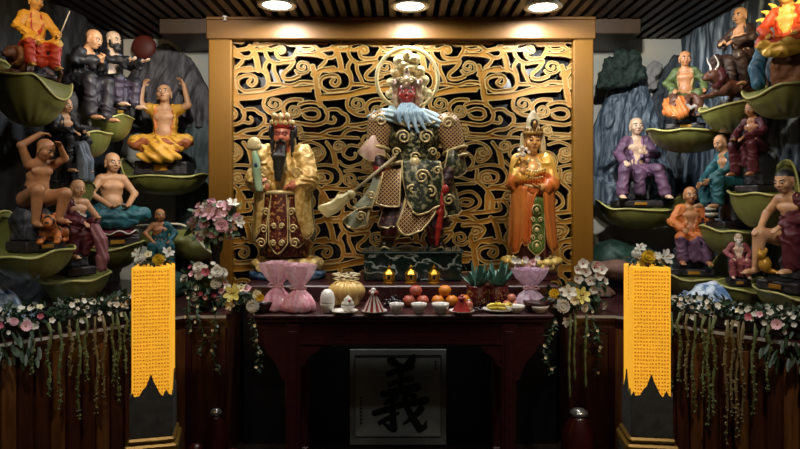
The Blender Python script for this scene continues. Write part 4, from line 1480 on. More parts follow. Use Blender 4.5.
def ex88(t, up):
    d = SDF(.009, .03); d.el((.12, .14, -.02), (.17, .1, .26)); d.el((-.02, .16, .02), (.1, .08, .2))
    o = d.obj('rock_back', mat('indigo_rock', '16283A', .6, 0, '2A4258', 9, bump=.4, bscale=30), t, disp=lambda p, m: .02 * fbm(p * 12, 2), clip=-.2); o.location = up; o['label'] = 'dark blue rock behind'


arhat('monk_statue', 'small white-bearded figure in a rose and maroon robe before a dark blue rock', on(738, 285, 4.0), D(-18), 232, skin_m=SK_P, robe=cloth('rose', '6A2A30', '86484A'), trim=whitec, style='open', N=(0, 0, .36), head=(0, D(6), 0), beard=(WHITE, .5), hair=WHITE, brow_m=1,
      seat_z=.20, pl=(.30, .30, .09), seed=18., extra=ex88)

leaf('green lotus leaf ledge lowest in the corner, under the dark-haired bare-legged figure', 794, 292, 3.52, 29, 20, 2, 14, .18)


def ex99(t, up):
    d = SDF(.005, .01)
    d.el((-.02, -.27, -.12), (.035, .04, .05)); d.el((-.02, -.30, -.06), (.025, .03, .03)); d.el((-.045, -.29, -.03), (.01, .01, .02)); d.el((.005, -.29, -.03), (.01, .01, .02))
    d.path([(-.02, -.25, -.16), (.03, -.22, -.17)], [.02, .012])
    o = d.obj('small_lion', GOLDP, t); o.location = up; o['label'] = 'small gilt lion'


arhat('monk_statue', 'dark-haired figure in a maroon vest with one bare leg and a small gilt lion', on(798, 291, 3.52), D(-70), 170, skin_m=SK, robe=maroon, trim=darkred, style='one', hair=INK, bareleg=-1, N=(0, -.08, .35), head=(0, D(18), 0), hoff=(0, -.035, .07),
      armR=((-.16, -.09, .2), (-.10, -.22, .10)), armL=((.15, -.08, .2), (.06, -.24, .12)), kneeR=(-.10, -.22, .07), footR=(-.11, -.26, -.19), seat_z=.23, pl=(.30, .40, .07), seed=19., extra=ex99)
# ================================================================== the three large statues
def sheet(name, rows, m, parent, rim=None, rim_r=.006, wave=0., nw=6, thick=.010, sub=5, rim_edges='lbr', seed=0., pat=None, label=None):
    """hanging cloth lofted through rows of points, with real thickness and a raised hem"""
    R = [catmull(r, sub) for r in rows]
    n = min(len(r) for r in R)
    cols = [catmull([R[j][i] for j in range(len(R))], sub) for i in range(n)]
    k = len(cols[0])
    V = np.array([[list(cols[i][j]) for j in range(k)] for i in range(n)])
    if wave:
        du = np.gradient(V, axis=0); dv = np.gradient(V, axis=1)
        N_ = np.cross(du, dv); N_ /= np.linalg.norm(N_, axis=-1, keepdims=True) + 1e-9
        u = np.linspace(0, 1, n)[:, None]; v = np.linspace(0, 1, k)[None]
        V = V + N_ * (wave * np.sin(u * nw * 2 * PI + seed + 1.2 * np.sin(v * 3 + seed)) * (.25 + .75 * v))[..., None]
    a = np.arange(n * k).reshape(n, k)
    q = np.stack([a[:-1, :-1], a[1:, :-1], a[1:, 1:], a[:-1, 1:]], -1).reshape(-1, 4)
    mi = None
    me = mesh_np(name, V.reshape(-1, 3), q, m)
    o = link(name, me, parent)
    md = o.modifiers.new('thickness', 'SOLIDIFY'); md.thickness = thick; md.offset = 0
    if label: o['label'] = label
    if rim:
        mb = MB()
        ed = []
        if 'l' in rim_edges: ed += list(V[0, :])
        if 'b' in rim_edges: ed += list(V[:, -1])[(1 if ed else 0):]
        if 'r' in rim_edges: ed += list(V[-1, ::-1])[(1 if ed else 0):]
        mb.tube([Vector(p) for p in ed], rim_r, 6)
        if 't' in rim_edges: mb.tube([Vector(p) for p in V[:, 0]], rim_r, 6)
        mb.build('hem', rim, o)
    return o


def scrolls(par, items, r=.005, y=None):
    """raised spiral scrolls, each a part: (centre, radius, turns, handed)"""
    for c, R, turns, hd in items:
        mb = MB()
        pts = []
        for i in range(int(14 * turns)):
            a = i / 14 * 2 * PI
            rr = R * (1 - i / (14 * turns)) ** .9 + .002
            pts.append((c[0] + hd * rr * math.cos(a), c[1], c[2] + rr * math.sin(a)))
        mb.tube([p - Vector(c) for p in map(Vector, pts)], r, 6)
        mb.build('gilt_scroll', TRIM, par, c)


TRIM = mat('trim_pale_gold', 'D6C698', .35, .25, 'B8A268', 20)
A_ = np.array

# ------------------------------------------------------------------ the armoured general in the middle
GX_ = P(410, 0, 4.5).x; GZ = P(0, 250.5, 4.5).z
red_face = mat('skin_red', '7E1E18', .32, 0, '8E2A20', 16, coat=.3)
armour = mat('armour_green', '20261A', .35, .25, '787450', 42, bump=.5, bscale=70, lo=.52, hi=.6)
skirt_g = mat('skirt_green', '222A1C', .4, .1, '7E7C58', 34, bump=.3, bscale=40, lo=.52, hi=.60)
mail = None
darkcl = mat('cloth_wine', '2A1216', .5, 0, '6A4636', 40, lo=.56, hi=.64)
paleblue = mat('cloth_paleblue', '8FAEB8', .45, 0, 'B2C6CA', 8)
beard_blue = mat('beard_blue', '6E92AC', .4, 0, 'A9C2D0', 10, (6, 6, .6))
boot = mat('boot_dark', '17120F', .35, 0, '2A2018', 9)


def mail_mat():
    if 'mail_red' in MATS: return MATS['mail_red']
    m = bpy.data.materials.new('mail_red'); m.use_nodes = True; nt = m.node_tree; b = nt.nodes['Principled BSDF']
    b.inputs['Roughness'].default_value = .4; b.inputs['Metallic'].default_value = .2
    tc = nt.nodes.new('ShaderNodeTexCoord'); mp = nt.nodes.new('ShaderNodeMapping'); mp.inputs['Rotation'].default_value = (0, math.radians(45), 0); mp.inputs['Scale'].default_value = (52, 1, 52)
    nt.links.new(tc.outputs['Object'], mp.inputs['Vector'])
    br = nt.nodes.new('ShaderNodeTexBrick'); br.offset = 0; br.inputs['Scale'].default_value = 1; br.inputs['Mortar Size'].default_value = .13; br.inputs['Brick Width'].default_value = 1; br.inputs['Row Height'].default_value = 1
    sp = nt.nodes.new('ShaderNodeSeparateXYZ'); cb = nt.nodes.new('ShaderNodeCombineXYZ')
    nt.links.new(mp.outputs['Vector'], sp.inputs[0]); nt.links.new(sp.outputs['X'], cb.inputs['X']); nt.links.new(sp.outputs['Z'], cb.inputs['Y'])
    nt.links.new(cb.outputs[0], br.inputs['Vector'])
    br.inputs['Color1'].default_value = lin('3A1512'); br.inputs['Color2'].default_value = lin('4A1E18'); br.inputs['Mortar'].default_value = lin('B89A66')
    nt.links.new(br.outputs['Color'], b.inputs['Base Color'])
    MATS['mail_red'] = m
    return m


mail = mail_mat()
t = thing('warrior_statue', 'tall red-faced warrior statue in dark green armour with pale blue beard and halo', 'statue', (GX_, 4.5, GZ), 0)
s = .0072
px = lambda x, y, d=0.: ((x - 410) * s, d, (250.5 - y) * s)
Hd = Head((px(407, 97)[0], -.045, px(0, 94)[2]), .185, rotm(D(-4), D(4), 0))
b = SDF(.0052, .02)
b.path([(.02, .02, .55), (.03, .01, .75)], [.13, .14]); b.el((.02, 0, .83), (.17, .12, .13)); b.rc((-.12, .01, .90), (.17, .01, .90), .07)
b.rc((0, .0, .92), Hd.w(0, .05, -.2), .06, .05)
Hd.shape(b)
b.path([px(381, 128), px(374, 150, -.02), px(379, 170, -.11)], [.065, .052, .036]); hand(b, px(379, 171, -.115), (.75, -.3, -.75), (.5, .5, -.1), .10, 0, 1.2, 1)
b.path([px(445, 130), px(455, 158, -.03), px(442, 184, -.13)], [.065, .052, .036]); hand(b, px(441, 186, -.135), (-.3, -.4, -.8), (-.8, .3, .2), .10, 0, 1.2, -1)
b.path([(-.05, .02, .55), px(391, 205, -.02), px(388, 240, .0)], [.11, .075, .05]); b.path([(.10, .02, .55), px(430, 205, -.02), px(435, 240, .0)], [.11, .075, .05])
o = b.obj('body', [red_face, INK, LIPS, WHITE], t, paint=Hd.paint(1, 2, 3, True))
# boots
for q, xx in ((-1, 388), (1, 436)):
    d = SDF(.006, .02)
    d.path([px(xx, 214), px(xx, 240)], [.07, .05]); d.el((px(xx, 0)[0] + q * .02, -.05, .035), (.05, .105, .032)); d.el((px(xx, 0)[0] + q * .025, -.14, .05), (.03, .03, .03))
    o = d.obj('boot', [boot], t, clip=.003)
    mb = MB()
    for z in (.10, .17, .235):
        mb.lathe([(.066 if z > .12 else .056, z - .008), (.074 if z > .12 else .064, z), (.066 if z > .12 else .056, z + .008)], 20, 0, Matrix.Translation((px(xx, 0)[0], 0, 0)), cap=False)
    mb.tube(catmull([(px(xx, 0)[0] + q * .02 - .05, -.03, .012), (px(xx, 0)[0] + q * .02 - .03, -.13, .02), (px(xx, 0)[0] + q * .025, -.165, .04), (px(xx, 0)[0] + q * .02 + .03, -.13, .02), (px(xx, 0)[0] + q * .02 + .05, -.03, .012)], 4), .008, 6)
    mb.build('boot_band', TRIM, o)
# breastplate and shoulder guards
d = SDF(.0055, .02)
d.el((.03, -.005, .80), (.19, .15, .16)); d.path([(.03, .0, .60), (.03, 0, .72)], [.165, .15]); d.rc((-.13, .01, .90), (.19, .01, .90), .085)
for q in (-1, 1): d.el((.03 + q * .075, -.125, .80), (.065, .04, .065), k=.01)
d.el((.03, -.15, .66), (.05, .035, .05), k=.01)
o = d.obj('breastplate', [armour], t, disp=lambda p, m: .004 * np.abs(np.sin(p[..., 2] * 85)) * np.cos(p[..., 0] * 60))
mb = MB()
scrolls(o, [((.03 + q * .078, -.168, .80), .05, 1.8, q) for q in (-1, 1)] + [((.03 + q * .13, -.12, .70), .03, 1.4, -q) for q in (-1, 1)] + [((.03, -.19, .66), .035, 1.5, 1)], .0062)
mb.tube(catmull([(-.13, -.06, .93), (-.08, -.13, .90), (.03, -.165, .875), (.14, -.13, .90), (.20, -.06, .93)], 5), .010, 7)
mb.build('gold_collar', TRIM, o); mb = MB()
mb.tube(catmull([(-.14, -.05, .61), (-.07, -.145, .625), (.03, -.18, .63), (.13, -.145, .625), (.20, -.05, .61)], 5), .016, 8)
mb.build('gold_belt', TRIM, o); mb = MB()
mb.tube(catmull([(-.14, -.06, .56), (-.07, -.16, .575), (.03, -.19, .58), (.13, -.16, .575), (.20, -.06, .56)], 5), .008, 8)
mb.build('gold_belt', TRIM, o)
mb = MB(); mb.ball((.03, -.195, .625), (.04, .02, .035)); mb.build('belt_buckle', TRIM, o)
for q, a0, a1 in ((-1, (381, 124), (377, 150)), (1, (447, 126), (455, 152))):
    d = SDF(.0055, .015); d.path([px(*a0, -.01), px(*a1, -.03)], [.098, .078])
    o = d.obj('shoulder_guard', [mail], t)
    mb = MB()
    c = Vector(px(*a1, -.03)); ax = (Vector(px(*a1, -.03)) - Vector(px(*a0, -.01))).normalized()
    for off, rr, w in ((-.01, .088, .011), (.045, .075, .010)):
        R = ax.to_track_quat('Z', 'Y').to_matrix().to_4x4()
        mb.tube([(rr * math.cos(i * PI / 16), rr * math.sin(i * PI / 16), off) for i in range(32)], w, 7, closed=True, M=Matrix.Translation(c) @ R)
    scrolls(o, [((px(*a0)[0], -.115, px(*a0)[2] + .01), .045, 1.6, q)], .008)
    mb.build('gold_band', TRIM, o)
# flared cuffs
cuff = mat('cuff_pink', 'C9A896', .45, 0, 'B58E7E', 12)
sheet('flared_cuff', [[px(383, 140, -.07), px(375, 137, -.10), px(369, 140, -.06)], [px(384, 150, -.09), px(372, 150, -.13), px(363, 148, -.05)], [px(386, 157, -.06), px(373, 162, -.12), px(358, 153, -.02)]], cuff, t, TRIM, .007, .006, 2)
sheet('flared_cuff', [[px(447, 150, -.10), px(455, 150, -.11), px(461, 148, -.04)], [px(445, 162, -.12), px(456, 164, -.13), px(464, 160, -.04)], [px(443, 172, -.10), px(456, 178, -.12), px(466, 170, -.02)]], skirt_g, t, TRIM, .007, .006, 2)
for a, c in (((376, 152, -.05), (380, 169, -.1)), ((455, 160, -.06), (444, 182, -.12))):
    d = SDF(.006, .01); d.path([px(*a), px(*c)], [.056, .046]); d.obj('bracer', [darkcl], t, disp=lambda p, m: .003 * np.sin(p[..., 2] * 130))
# scarf over the shoulders
d = SDF(.0055, .02)
d.path([px(378, 121, -.06), px(390, 117, -.10), px(407, 122, -.13), px(424, 118, -.10), px(440, 125, -.06)], [.030, .038, .042, .038, .030])
d.path([px(393, 113, .0), px(375, 117, .02), px(368, 117, .03)], [.05, .04, .012]); d.path([px(424, 115, .0), px(440, 123, .0), px(452, 138, .0)], [.05, .05, .028])
d.obj('scarf', [paleblue], t, disp=lambda p, m: .006 * np.sin(p[..., 2] * 150 + p[..., 0] * 50 + 2 * fbm(p * 10, 2)))
# beard in long combed strands
d = SDF(.005, .012)
for k, (x0, x1, x2, y2) in enumerate(((401, 398, 400, 124), (404, 405, 409, 130), (408, 411, 417, 133), (411, 416, 424, 130), (413, 420, 429, 124))):
    d.path([px(x0 * .8 + 407 * .2, 108, -.125), px(x1, 117, -.18), px(x2, y2 + 2, -.19)], [.018, .026, .009])
d.obj('beard', [beard_blue], t, disp=lambda p, m: .003 * np.sin(p[..., 0] * 420 - p[..., 2] * 160))
# eyebrow-to-crown: helmet and crest
d = SDF(.0055, .012)
d.el(Hd.w(0, .14, .36), A_((.43, .46, .30)) * .185); d.rc(Hd.w(-.4, -.15, .33), Hd.w(.4, -.15, .33), .013, k=.02); d.rc(Hd.w(0, -.36, .28), Hd.w(0, -.1, .75), .03, .02)
for q in (-1, 1): d.path([Hd.w(q * .42, .05, .2), Hd.w(q * .46, .05, -.2), Hd.w(q * .40, 0, -.5)], [.026, .026, .016]); d.el(Hd.w(q * .3, -.3, .45), (.022, .02, .022)); d.el(Hd.w(q * .5, .0, .35), (.02, .02, .035))
d.el(Hd.w(0, -.35, .42), (.025, .022, .025))
o = d.obj('helmet', [mat('helm_pale', 'B8A888', .38, .3, '8A5A48', 26)], t)
mb = MB()
scrolls(o, [(tuple(Hd.w(q * .2, -.45, .42)), .022, 1.3, q) for q in (-1, 1)], .006)
mb.ball(Hd.w(0, -.46, .45), .017); mb.build('helmet_jewel', TRIM, o)
mb = MB(); mb.ball(Hd.w(0, -.1, .85), (.018, .018, .03)); mb.build('helmet_finial', TRIM, o)
# gilt flame crest behind the head: stacked clouds of rounded petals
pale_gold = mat('gilt_pale', 'E4D29A', .4, .12, 'D8C284', 14)
d = SDF(.006, .012)
for (x, y, rx, ry) in ((407, 52, 5, 5), (399, 58, 6, 6), (414, 57, 7, 6), (404, 63, 8, 6), (411, 66, 7, 5), (396, 70, 6, 5), (420, 68, 6, 5), (408, 74, 9, 7), (393, 80, 7, 5), (423, 78, 7, 6), (399, 86, 9, 7), (418, 86, 9, 7), (391, 92, 6, 5), (427, 91, 6, 5), (400, 98, 8, 6), (416, 98, 8, 6)):
    c = px(x, y, .085); d.el(c, (rx * s, .022, ry * s)); d.el((c[0], .065, c[2]), (rx * s * .62, .02, ry * s * .6), k=.003)
d.rc(px(408, 60, .10), px(408, 100, .09), .02)
o = d.obj('gilt_crest', [pale_gold], t); o['label'] = 'pale gilt cloud-shaped crest behind the head'
# halo ring
mb = MB(); hc = px(407.5, 75); R0 = .228
prof = [(R0 - .014, -.010), (R0 - .008, -.016), (R0 + .008, -.016), (R0 + .014, -.010), (R0 + .014, .010), (R0 - .014, .010), (R0 - .014, -.010)]
mb.lathe([(r, z) for r, z in prof], 72, 0, Matrix.Translation((hc[0], .14, hc[2])) @ Matrix.Rotation(PI / 2, 4, 'X') @ Matrix.Scale(-1, 4, (0, 0, 1)), cap=False)
mb.box((hc[0] - .12, .13, hc[2] - R0 - .12), (.02, .014, .30)); mb.box((hc[0] + .12, .13, hc[2] - R0 - .12), (.02, .014, .30))
o = mb.build('halo', pale_gold, t); o['label'] = 'pale gilt ring behind the head'
# layered skirts
core = SDF(.007, .04)
core.path([(.03, .03, .58), (.02, .05, .36), (.02, .07, .25)], [.14, .17, .15]); core.obj('underskirt', [darkcl], t, disp=folds(.008, 10, 22, 6, 3.), clip=.2)
sheet('mail_panel', [[px(384, 172, -.13), px(392, 171, -.16), px(401, 170, -.17)], [px(381, 186, -.17), px(390, 187, -.20), px(400, 187, -.21)], [px(377, 203, -.18), px(387, 206, -.22), px(399, 206, -.22)]], mail, t, TRIM, .008, .003, 2)
sheet('mail_panel', [[px(406, 196, -.19), px(420, 195, -.20), px(432, 196, -.18)], [px(402, 212, -.22), px(419, 213, -.23), px(434, 211, -.20)], [px(397, 224, -.22), px(405, 233, -.24), px(420, 229, -.24), px(436, 226, -.20)][:3]], mail, t, TRIM, .009, .005, 2)
sheet('tabard', [[px(402, 162, -.18), px(417, 161, -.19), px(438, 163, -.16)], [px(403, 180, -.21), px(419, 181, -.23), px(441, 180, -.19)], [px(406, 196, -.22), px(416, 214, -.25), px(440, 204, -.20)]], skirt_g, t, TRIM, .009, .016, 4)
sheet('skirt_flap', [[px(386, 164, -.10), px(379, 166, -.05), px(378, 168, .02)], [px(380, 188, -.15), px(370, 190, -.08), px(372, 190, .02)], [px(373, 207, -.17), px(356, 208, -.10), px(360, 206, .03)]], cloth('sage', '6E7258', '8A8C70'), t, TRIM, .008, .010, 2)
sheet('skirt_flap', [[px(374, 200, -.12), px(366, 206, -.08), px(362, 208, .0)], [px(370, 214, -.14), px(358, 218, -.10), px(350, 216, -.02)], [px(368, 224, -.13), px(354, 228, -.10), px(343, 222, .0)]], cloth('sage', '6E7258', '8A8C70'), t, TRIM, .009, .016, 2)
sheet('skirt_flap', [[px(438, 164, -.12), px(448, 168, -.06), px(450, 170, .02)], [px(442, 190, -.15), px(453, 192, -.08), px(455, 192, .03)], [px(444, 216, -.15), px(458, 214, -.09), px(460, 210, .04)]], skirt_g, t, TRIM, .008, .014, 2)
sheet('skirt_flap', [[px(386, 200, -.12), px(396, 203, -.16), px(404, 203, -.17)], [px(380, 220, -.16), px(391, 224, -.20), px(402, 224, -.20)], [px(378, 224, -.15), px(388, 227, -.20), px(402, 225, -.20)]], darkcl, t, TRIM, .007, .012, 2)
sheet('skirt_flap', [[px(424, 204, -.16), px(434, 206, -.15), px(444, 204, -.10)], [px(426, 222, -.18), px(437, 224, -.17), px(449, 220, -.10)], [px(428, 226, -.17), px(440, 228, -.16), px(452, 222, -.08)]], darkcl, t, TRIM, .007, .012, 2)
scrolls(t, [((px(421, 0)[0], -.235, px(0, 178)[2]), .05, 1.9, 1), ((px(429, 0)[0], -.225, px(0, 192)[2]), .045, 1.7, -1), ((px(436, 0)[0], -.20, px(0, 172)[2]), .03, 1.4, 1), ((px(412, 0)[0], -.235, px(0, 190)[2]), .035, 1.4, -1),
             ((px(447, 0)[0], -.17, px(0, 200)[2]), .04, 1.6, 1), ((px(441, 0)[0], -.18, px(0, 214)[2]), .035, 1.4, -1), ((px(362, 0)[0], -.135, px(0, 216)[2]), .035, 1.5, 1), ((px(372, 0)[0], -.16, px(0, 196)[2]), .03, 1.4, -1)], .008)
# red tassel and sword knot on his left side
redp = mat('tassel_red', 'A82418', .45, 0, '8A1A12', 14)
d = SDF(.005, .01)
d.path([px(437, 186, -.19), px(440, 205, -.215), px(437, 226, -.21), px(435, 243, -.20)], [.016, .014, .022, .012]); d.el(px(443, 190, -.18), (.03, .02, .035)); d.el(px(438, 212, -.215), (.024, .02, .024))
o = d.obj('tassel', [redp], t); o['label'] = 'red knotted tassel'

# the polearm with its pale blade
t = thing('polearm', 'long polearm with a broad pale yellow blade pointing down beside the armoured warrior', 'weapon', Vector((GX_, 4.5, GZ)) + Vector(px(350, 196, -.16)))
o0 = Vector(px(350, 196, -.16))
Q = lambda x, y, d=-.16: Vector(px(x, y, d)) - o0
mb = MB(); mb.tube([Q(350, 196), Q(378, 172.5), Q(396, 157.5, -.158)], .0105, 10); mb.build('pole', mat('pole_bone', 'B8AC88', .4, 0, '9A8E6A', 10), t)
pale_y = mat('blade_pale', 'E6DEAA', .4, .05, 'D8CE94', 12)
pl = [(354, 190), (346, 194), (340, 194.5), (336, 199), (329, 203), (321, 206), (323, 211), (328, 215.5), (334, 215), (341, 211), (347, 205), (352, 200), (357, 196)]
pp = [(p.x, p.z) for p in catmull([Q(*p) for p in pl], 4, True)]
n = len(pp); cx = sum(p[0] for p in pp) / n; cz = sum(p[1] for p in pp) / n
vs = [(x, 0, z) for x, z in pp] + [(cx + (x - cx) * .55, dy, cz + (z - cz) * .55) for dy in (-.013, .013) for x, z in pp]
fs = []
for i in range(n):
    k = (i + 1) % n
    fs += [(i, k, n + k, n + i), (k, i, 2 * n + i, 2 * n + k)]
fs += [list(range(n, 2 * n)), list(range(3 * n - 1, 2 * n - 1, -1))]
mb = MB(); mb.add(vs, fs, 0, False); mb.build('blade', pale_y, t)
mb = MB(); mb.tube([Q(352, 190.5), Q(353.5, 199)], .02, 10); mb.ball(Q(353, 194.5), .03); mb.build('collar', pale_y, t)

# dark green marble block
M_marble = mat('green_marble', '15201C', .12, 0, '27382F', 5.2, (1, 1, 1.8), .45, .62, spec=.6)
nt = M_marble.node_tree
for nd in nt.nodes:
    if nd.type == 'VALTORGB':
        e = nd.color_ramp.elements.new(.50); e.color = lin('16221D'); e = nd.color_ramp.elements.new(.525); e.color = lin('A8B2AA'); nd.color_ramp.elements[-1].position = .56; nd.color_ramp.elements[-1].color = lin('1A2822')
c0, c1 = P(364, 0, 4.32).x, P(462, 0, 4.32).x
t = thing('marble_plinth', 'dark green veined marble block under the armoured warrior', 'plinth', ((c0 + c1) / 2, 4.5, ALT))
mb = MB(); mb.box((0, 0, .105), (c1 - c0, .40, .205), 0, bev=.008); mb.build('block', M_marble, t)
o_ = MB().box((0, 0, (.2075 + GZ - ALT) / 2), (c1 - c0 + .012, .41, GZ - ALT - .2085), 0, bev=.003).build('top_slab', mat('marble_top', '3A4A46', .10, 0, '5A6A64', 4, spec=.6), t)

# ------------------------------------------------------------------ the court figure with a scepter
CZ = P(0, 257, 4.5).z
cxp = 284
t = thing('court_statue', 'bearded court statue in gold and crimson robe, behind the pale green scepter', 'statue', (P(cxp, 0, 4.5).x, 4.5, CZ)); t.scale = (.88, 1, .965)
px = lambda x, y, d=0.: ((x - cxp) * s, d, (262 - y) * s)
face = mat('skin_ruddy', 'B0604A', .35, 0, 'C47A5C', 14, coat=.3)
goldr = mat('brocade_gold', 'B08A40', .42, .15, 'D8BE7C', 30, lo=.42, hi=.6, bump=.4, bscale=60)
crims = mat('brocade_crimson', '4A1612', .42, .0, 'A0743C', 38, lo=.56, hi=.62, bump=.3, bscale=60)
Hd = Head((0, -.045, px(0, 136)[2]), .20, rotm(0, D(8), 0))
b = SDF(.0055, .02)
b.path([(0, .02, .12), (0, .02, .5)], [.14, .13]); b.el((0, .0, .62), (.16, .11, .14)); b.rc((-.12, .01, .72), (.12, .01, .72), .07); b.rc((0, 0, .74), Hd.w(0, .05, -.2), .07, .06)
Hd.shape(b)
b.path([px(263, 160), px(256, 182, -.06), px(268, 190, -.15)], [.06, .05, .036]); hand(b, px(267, 190, -.155), (-.2, -.5, .8), (.8, 0, .2), .09, 0, 1.2, 1)
b.path([px(305, 160), px(312, 182, -.06), px(298, 189, -.16)], [.06, .05, .036]); hand(b, px(298, 189, -.16), (-.8, -.5, 0), (0, .2, -1), .09, 0, .9, -1)
b.obj('body', [face, INK, LIPS, WHITE], t, paint=Hd.paint(1, 2, 3, True) + [(in_el(Hd.w(0, -.4, .08), A_((.5, .2, .07)) * .2), 2)])
r = SDF(.006, .025)
r.path([(0, .03, .04), (0, .02, .28), (0, .01, .5)], [.20, .165, .15]); r.el((0, 0, .63), (.185, .135, .15)); r.rc((-.13, .01, .72), (.13, .01, .72), .09)
r.path([px(263, 158), px(255, 182, -.06), px(265, 189, -.12)], [.095, .085, .065]); r.path([px(305, 158), px(313, 182, -.06), px(301, 189, -.12)], [.095, .085, .065])
r.el((0, -.12, .80), (.055, .06, .06), sub=True)
r.obj('robe', [goldr, crims, TRIM], t, disp=folds(.006, 60, 16, 8, 2.), clip=.012,
      paint=[(lambda p: (p[..., 2] < .465) & (np.abs(p[..., 0]) < .3), 1), (lambda p: (np.abs(p[..., 2] - .465) < .012) & (np.abs(p[..., 0]) < .16), 2)])
# hanging sleeves
for q in (-1, 1):
    X = lambda x: cxp + q * (x - cxp)
    sheet('sleeve', [[px(X(301), 183, -.15), px(X(309), 182, -.13), px(X(316), 180, -.05)], [px(X(302), 212, -.17), px(X(309), 214, -.15), px(X(316), 210, -.05)], [px(X(305), 232, -.15), px(X(313), 242, -.13), px(X(319), 232, -.05)]], goldr, t, TRIM, .007, .010, 1, seed=q)
    sheet('sleeve_lining', [[px(X(304), 186, -.10), px(X(310), 184, -.06), px(X(316), 184, .0)], [px(X(306), 214, -.11), px(X(312), 216, -.06), px(X(317), 214, .0)], [px(X(312), 236, -.10), px(X(318), 246, -.06), px(X(320), 236, .0)]], cloth('olive', '4A4024', '5E5232'), t, TRIM, .006, .006, 1)
# front apron with a raised pattern, belt
sheet('front_apron', [[px(276, 196, -.19), px(284, 195, -.205), px(292, 196, -.19)], [px(274, 222, -.21), px(284, 222, -.225), px(294, 222, -.21)], [px(274, 246, -.215), px(284, 256, -.235), px(294, 246, -.215)]], crims, t, TRIM, .007, .002, 2)
for q in (-1, 1):
    X = lambda x: cxp + q * (x - cxp)
    sheet('robe_panel', [[px(X(293), 198, -.17), px(X(298), 198, -.15), px(X(303), 200, -.10)], [px(X(296), 222, -.20), px(X(302), 222, -.17), px(X(307), 222, -.11)], [px(X(297), 245, -.21), px(X(304), 250, -.18), px(X(311), 244, -.11)]], crims, t, TRIM, .006, .004, 2)
mb = MB()
scrolls(t, [((q * x, y, z), R_, 1.6, q) for q in (-1, 1) for x, y, z, R_ in ((.115, -.20, .22), (.13, -.205, .12), (.10, -.19, .34))] if False else
        [((q * x, y, z), R_, 1.6, q) for q in (-1, 1) for x, y, z, R_ in ((.115, -.215, .22, .032), (.13, -.225, .12, .035), (.10, -.20, .34, .028), (.033, -.245, .12, .022), (.03, -.235, .24, .02), (.13, -.15, .62, .04), (.10, -.155, .54, .03), (.17, -.13, .52, .03))], .006)
mb.tube(catmull([(-.165, -.05, .47), (-.09, -.165, .475), (0, -.20, .478), (.09, -.165, .475), (.165, -.05, .47)], 5), .017, 8)
mb.build('gilt_belt', TRIM, t)
d = SDF(.005, .012)
for k, x in enumerate((-.045, -.02, .0, .02, .045)):
    d.path([(x * .35, Hd.w(0, -.34, 0)[1], px(0, 150)[2]), (x * .62, -.19, px(0, 160)[2]), (x * .35, -.215, px(0, 183)[2])], [.018, .024, .008])
for q in (-1, 1): d.path([Hd.w(0, -.44, -.19), Hd.w(q * .15, -.36, -.27), Hd.w(q * .17, -.36, -.6)], [.007, .009, .005])
for q in (-1, 1): d.path([Hd.w(q * .38, -.05, .1), Hd.w(q * .40, -.1, -.3), Hd.w(q * .42, -.25, -.95)], [.018, .017, .010])
d.obj('beard', [INK], t, disp=lambda p, m: .0025 * np.sin(p[..., 0] * 520))
# court hat
d = SDF(.0055, .012)
d.el(Hd.w(0, .08, .30), A_((.44, .48, .24)) * .2); d.el(Hd.w(0, .05, .55), A_((.34, .38, .22)) * .2)
for k in range(7):
    a = -1.3 + k * .433; d.el(Hd.w(.46 * math.sin(a), -.42 * math.cos(a) + .05, .44 + .03 * (k % 2)), (.016, .016, .020), m=1, k=.004)
d.el(Hd.w(0, -.36, .66), (.022, .018, .03), m=1, k=.004)
d.rc(Hd.w(-.36, -.2, .30), Hd.w(.36, -.2, .30), .012, m=2, k=.006)
for q in (-1, 1): d.el(Hd.w(q * .26, -.3, .68), (.024, .02, .026), m=1, k=.004); d.el(Hd.w(q * .5, .05, .1), (.018, .03, .05), m=2, k=.004)
d.obj('court_hat', [cloth('hatred', '8A1A14', '9C281C'), TRIM, INK], t)
# scepter held upright
t2 = thing('scepter', 'pale green curved scepter with a round cream head, held by the court statue', 'scepter', Vector((P(cxp, 0, 4.5).x, 4.5, CZ)) + Vector(px(264, 190, -.20)))
o0 = Vector(px(264, 190, -.20)); Q = lambda x, y, d=-.20: Vector(px(x, y, d)) - o0
jade = mat('jade_pale', '8FB59A', .25, 0, 'A9C8AC', 8)
mb = MB(); mb.tube(catmull([Q(266, 197), Q(264, 184), Q(263, 170, -.21), Q(261, 158, -.20)], 5), [.024, .026, .027, .028, .028, .028, .028, .028, .028, .028, .027, .027, .025, .024, .022, .02], 12); mb.build('shaft', jade, t2)
mb = MB(); mb.ball(Q(261, 151.5, -.215), (.047, .026, .047), 0, 20); mb.ball(Q(257.5, 154, -.212), (.028, .022, .026)); mb.ball(Q(265, 154, -.212), (.028, .022, .026)); mb.build('cloud_head', mat('cream_glaze', 'D8D0A8', .3, 0, 'C8BE92', 8), t2)
mb = MB(); mb.ball(Q(263.5, 172, -.236), (.012, .006, .016)); mb.build('inlay', mat('inlay_blue', '1E3A6A', .3), t2)
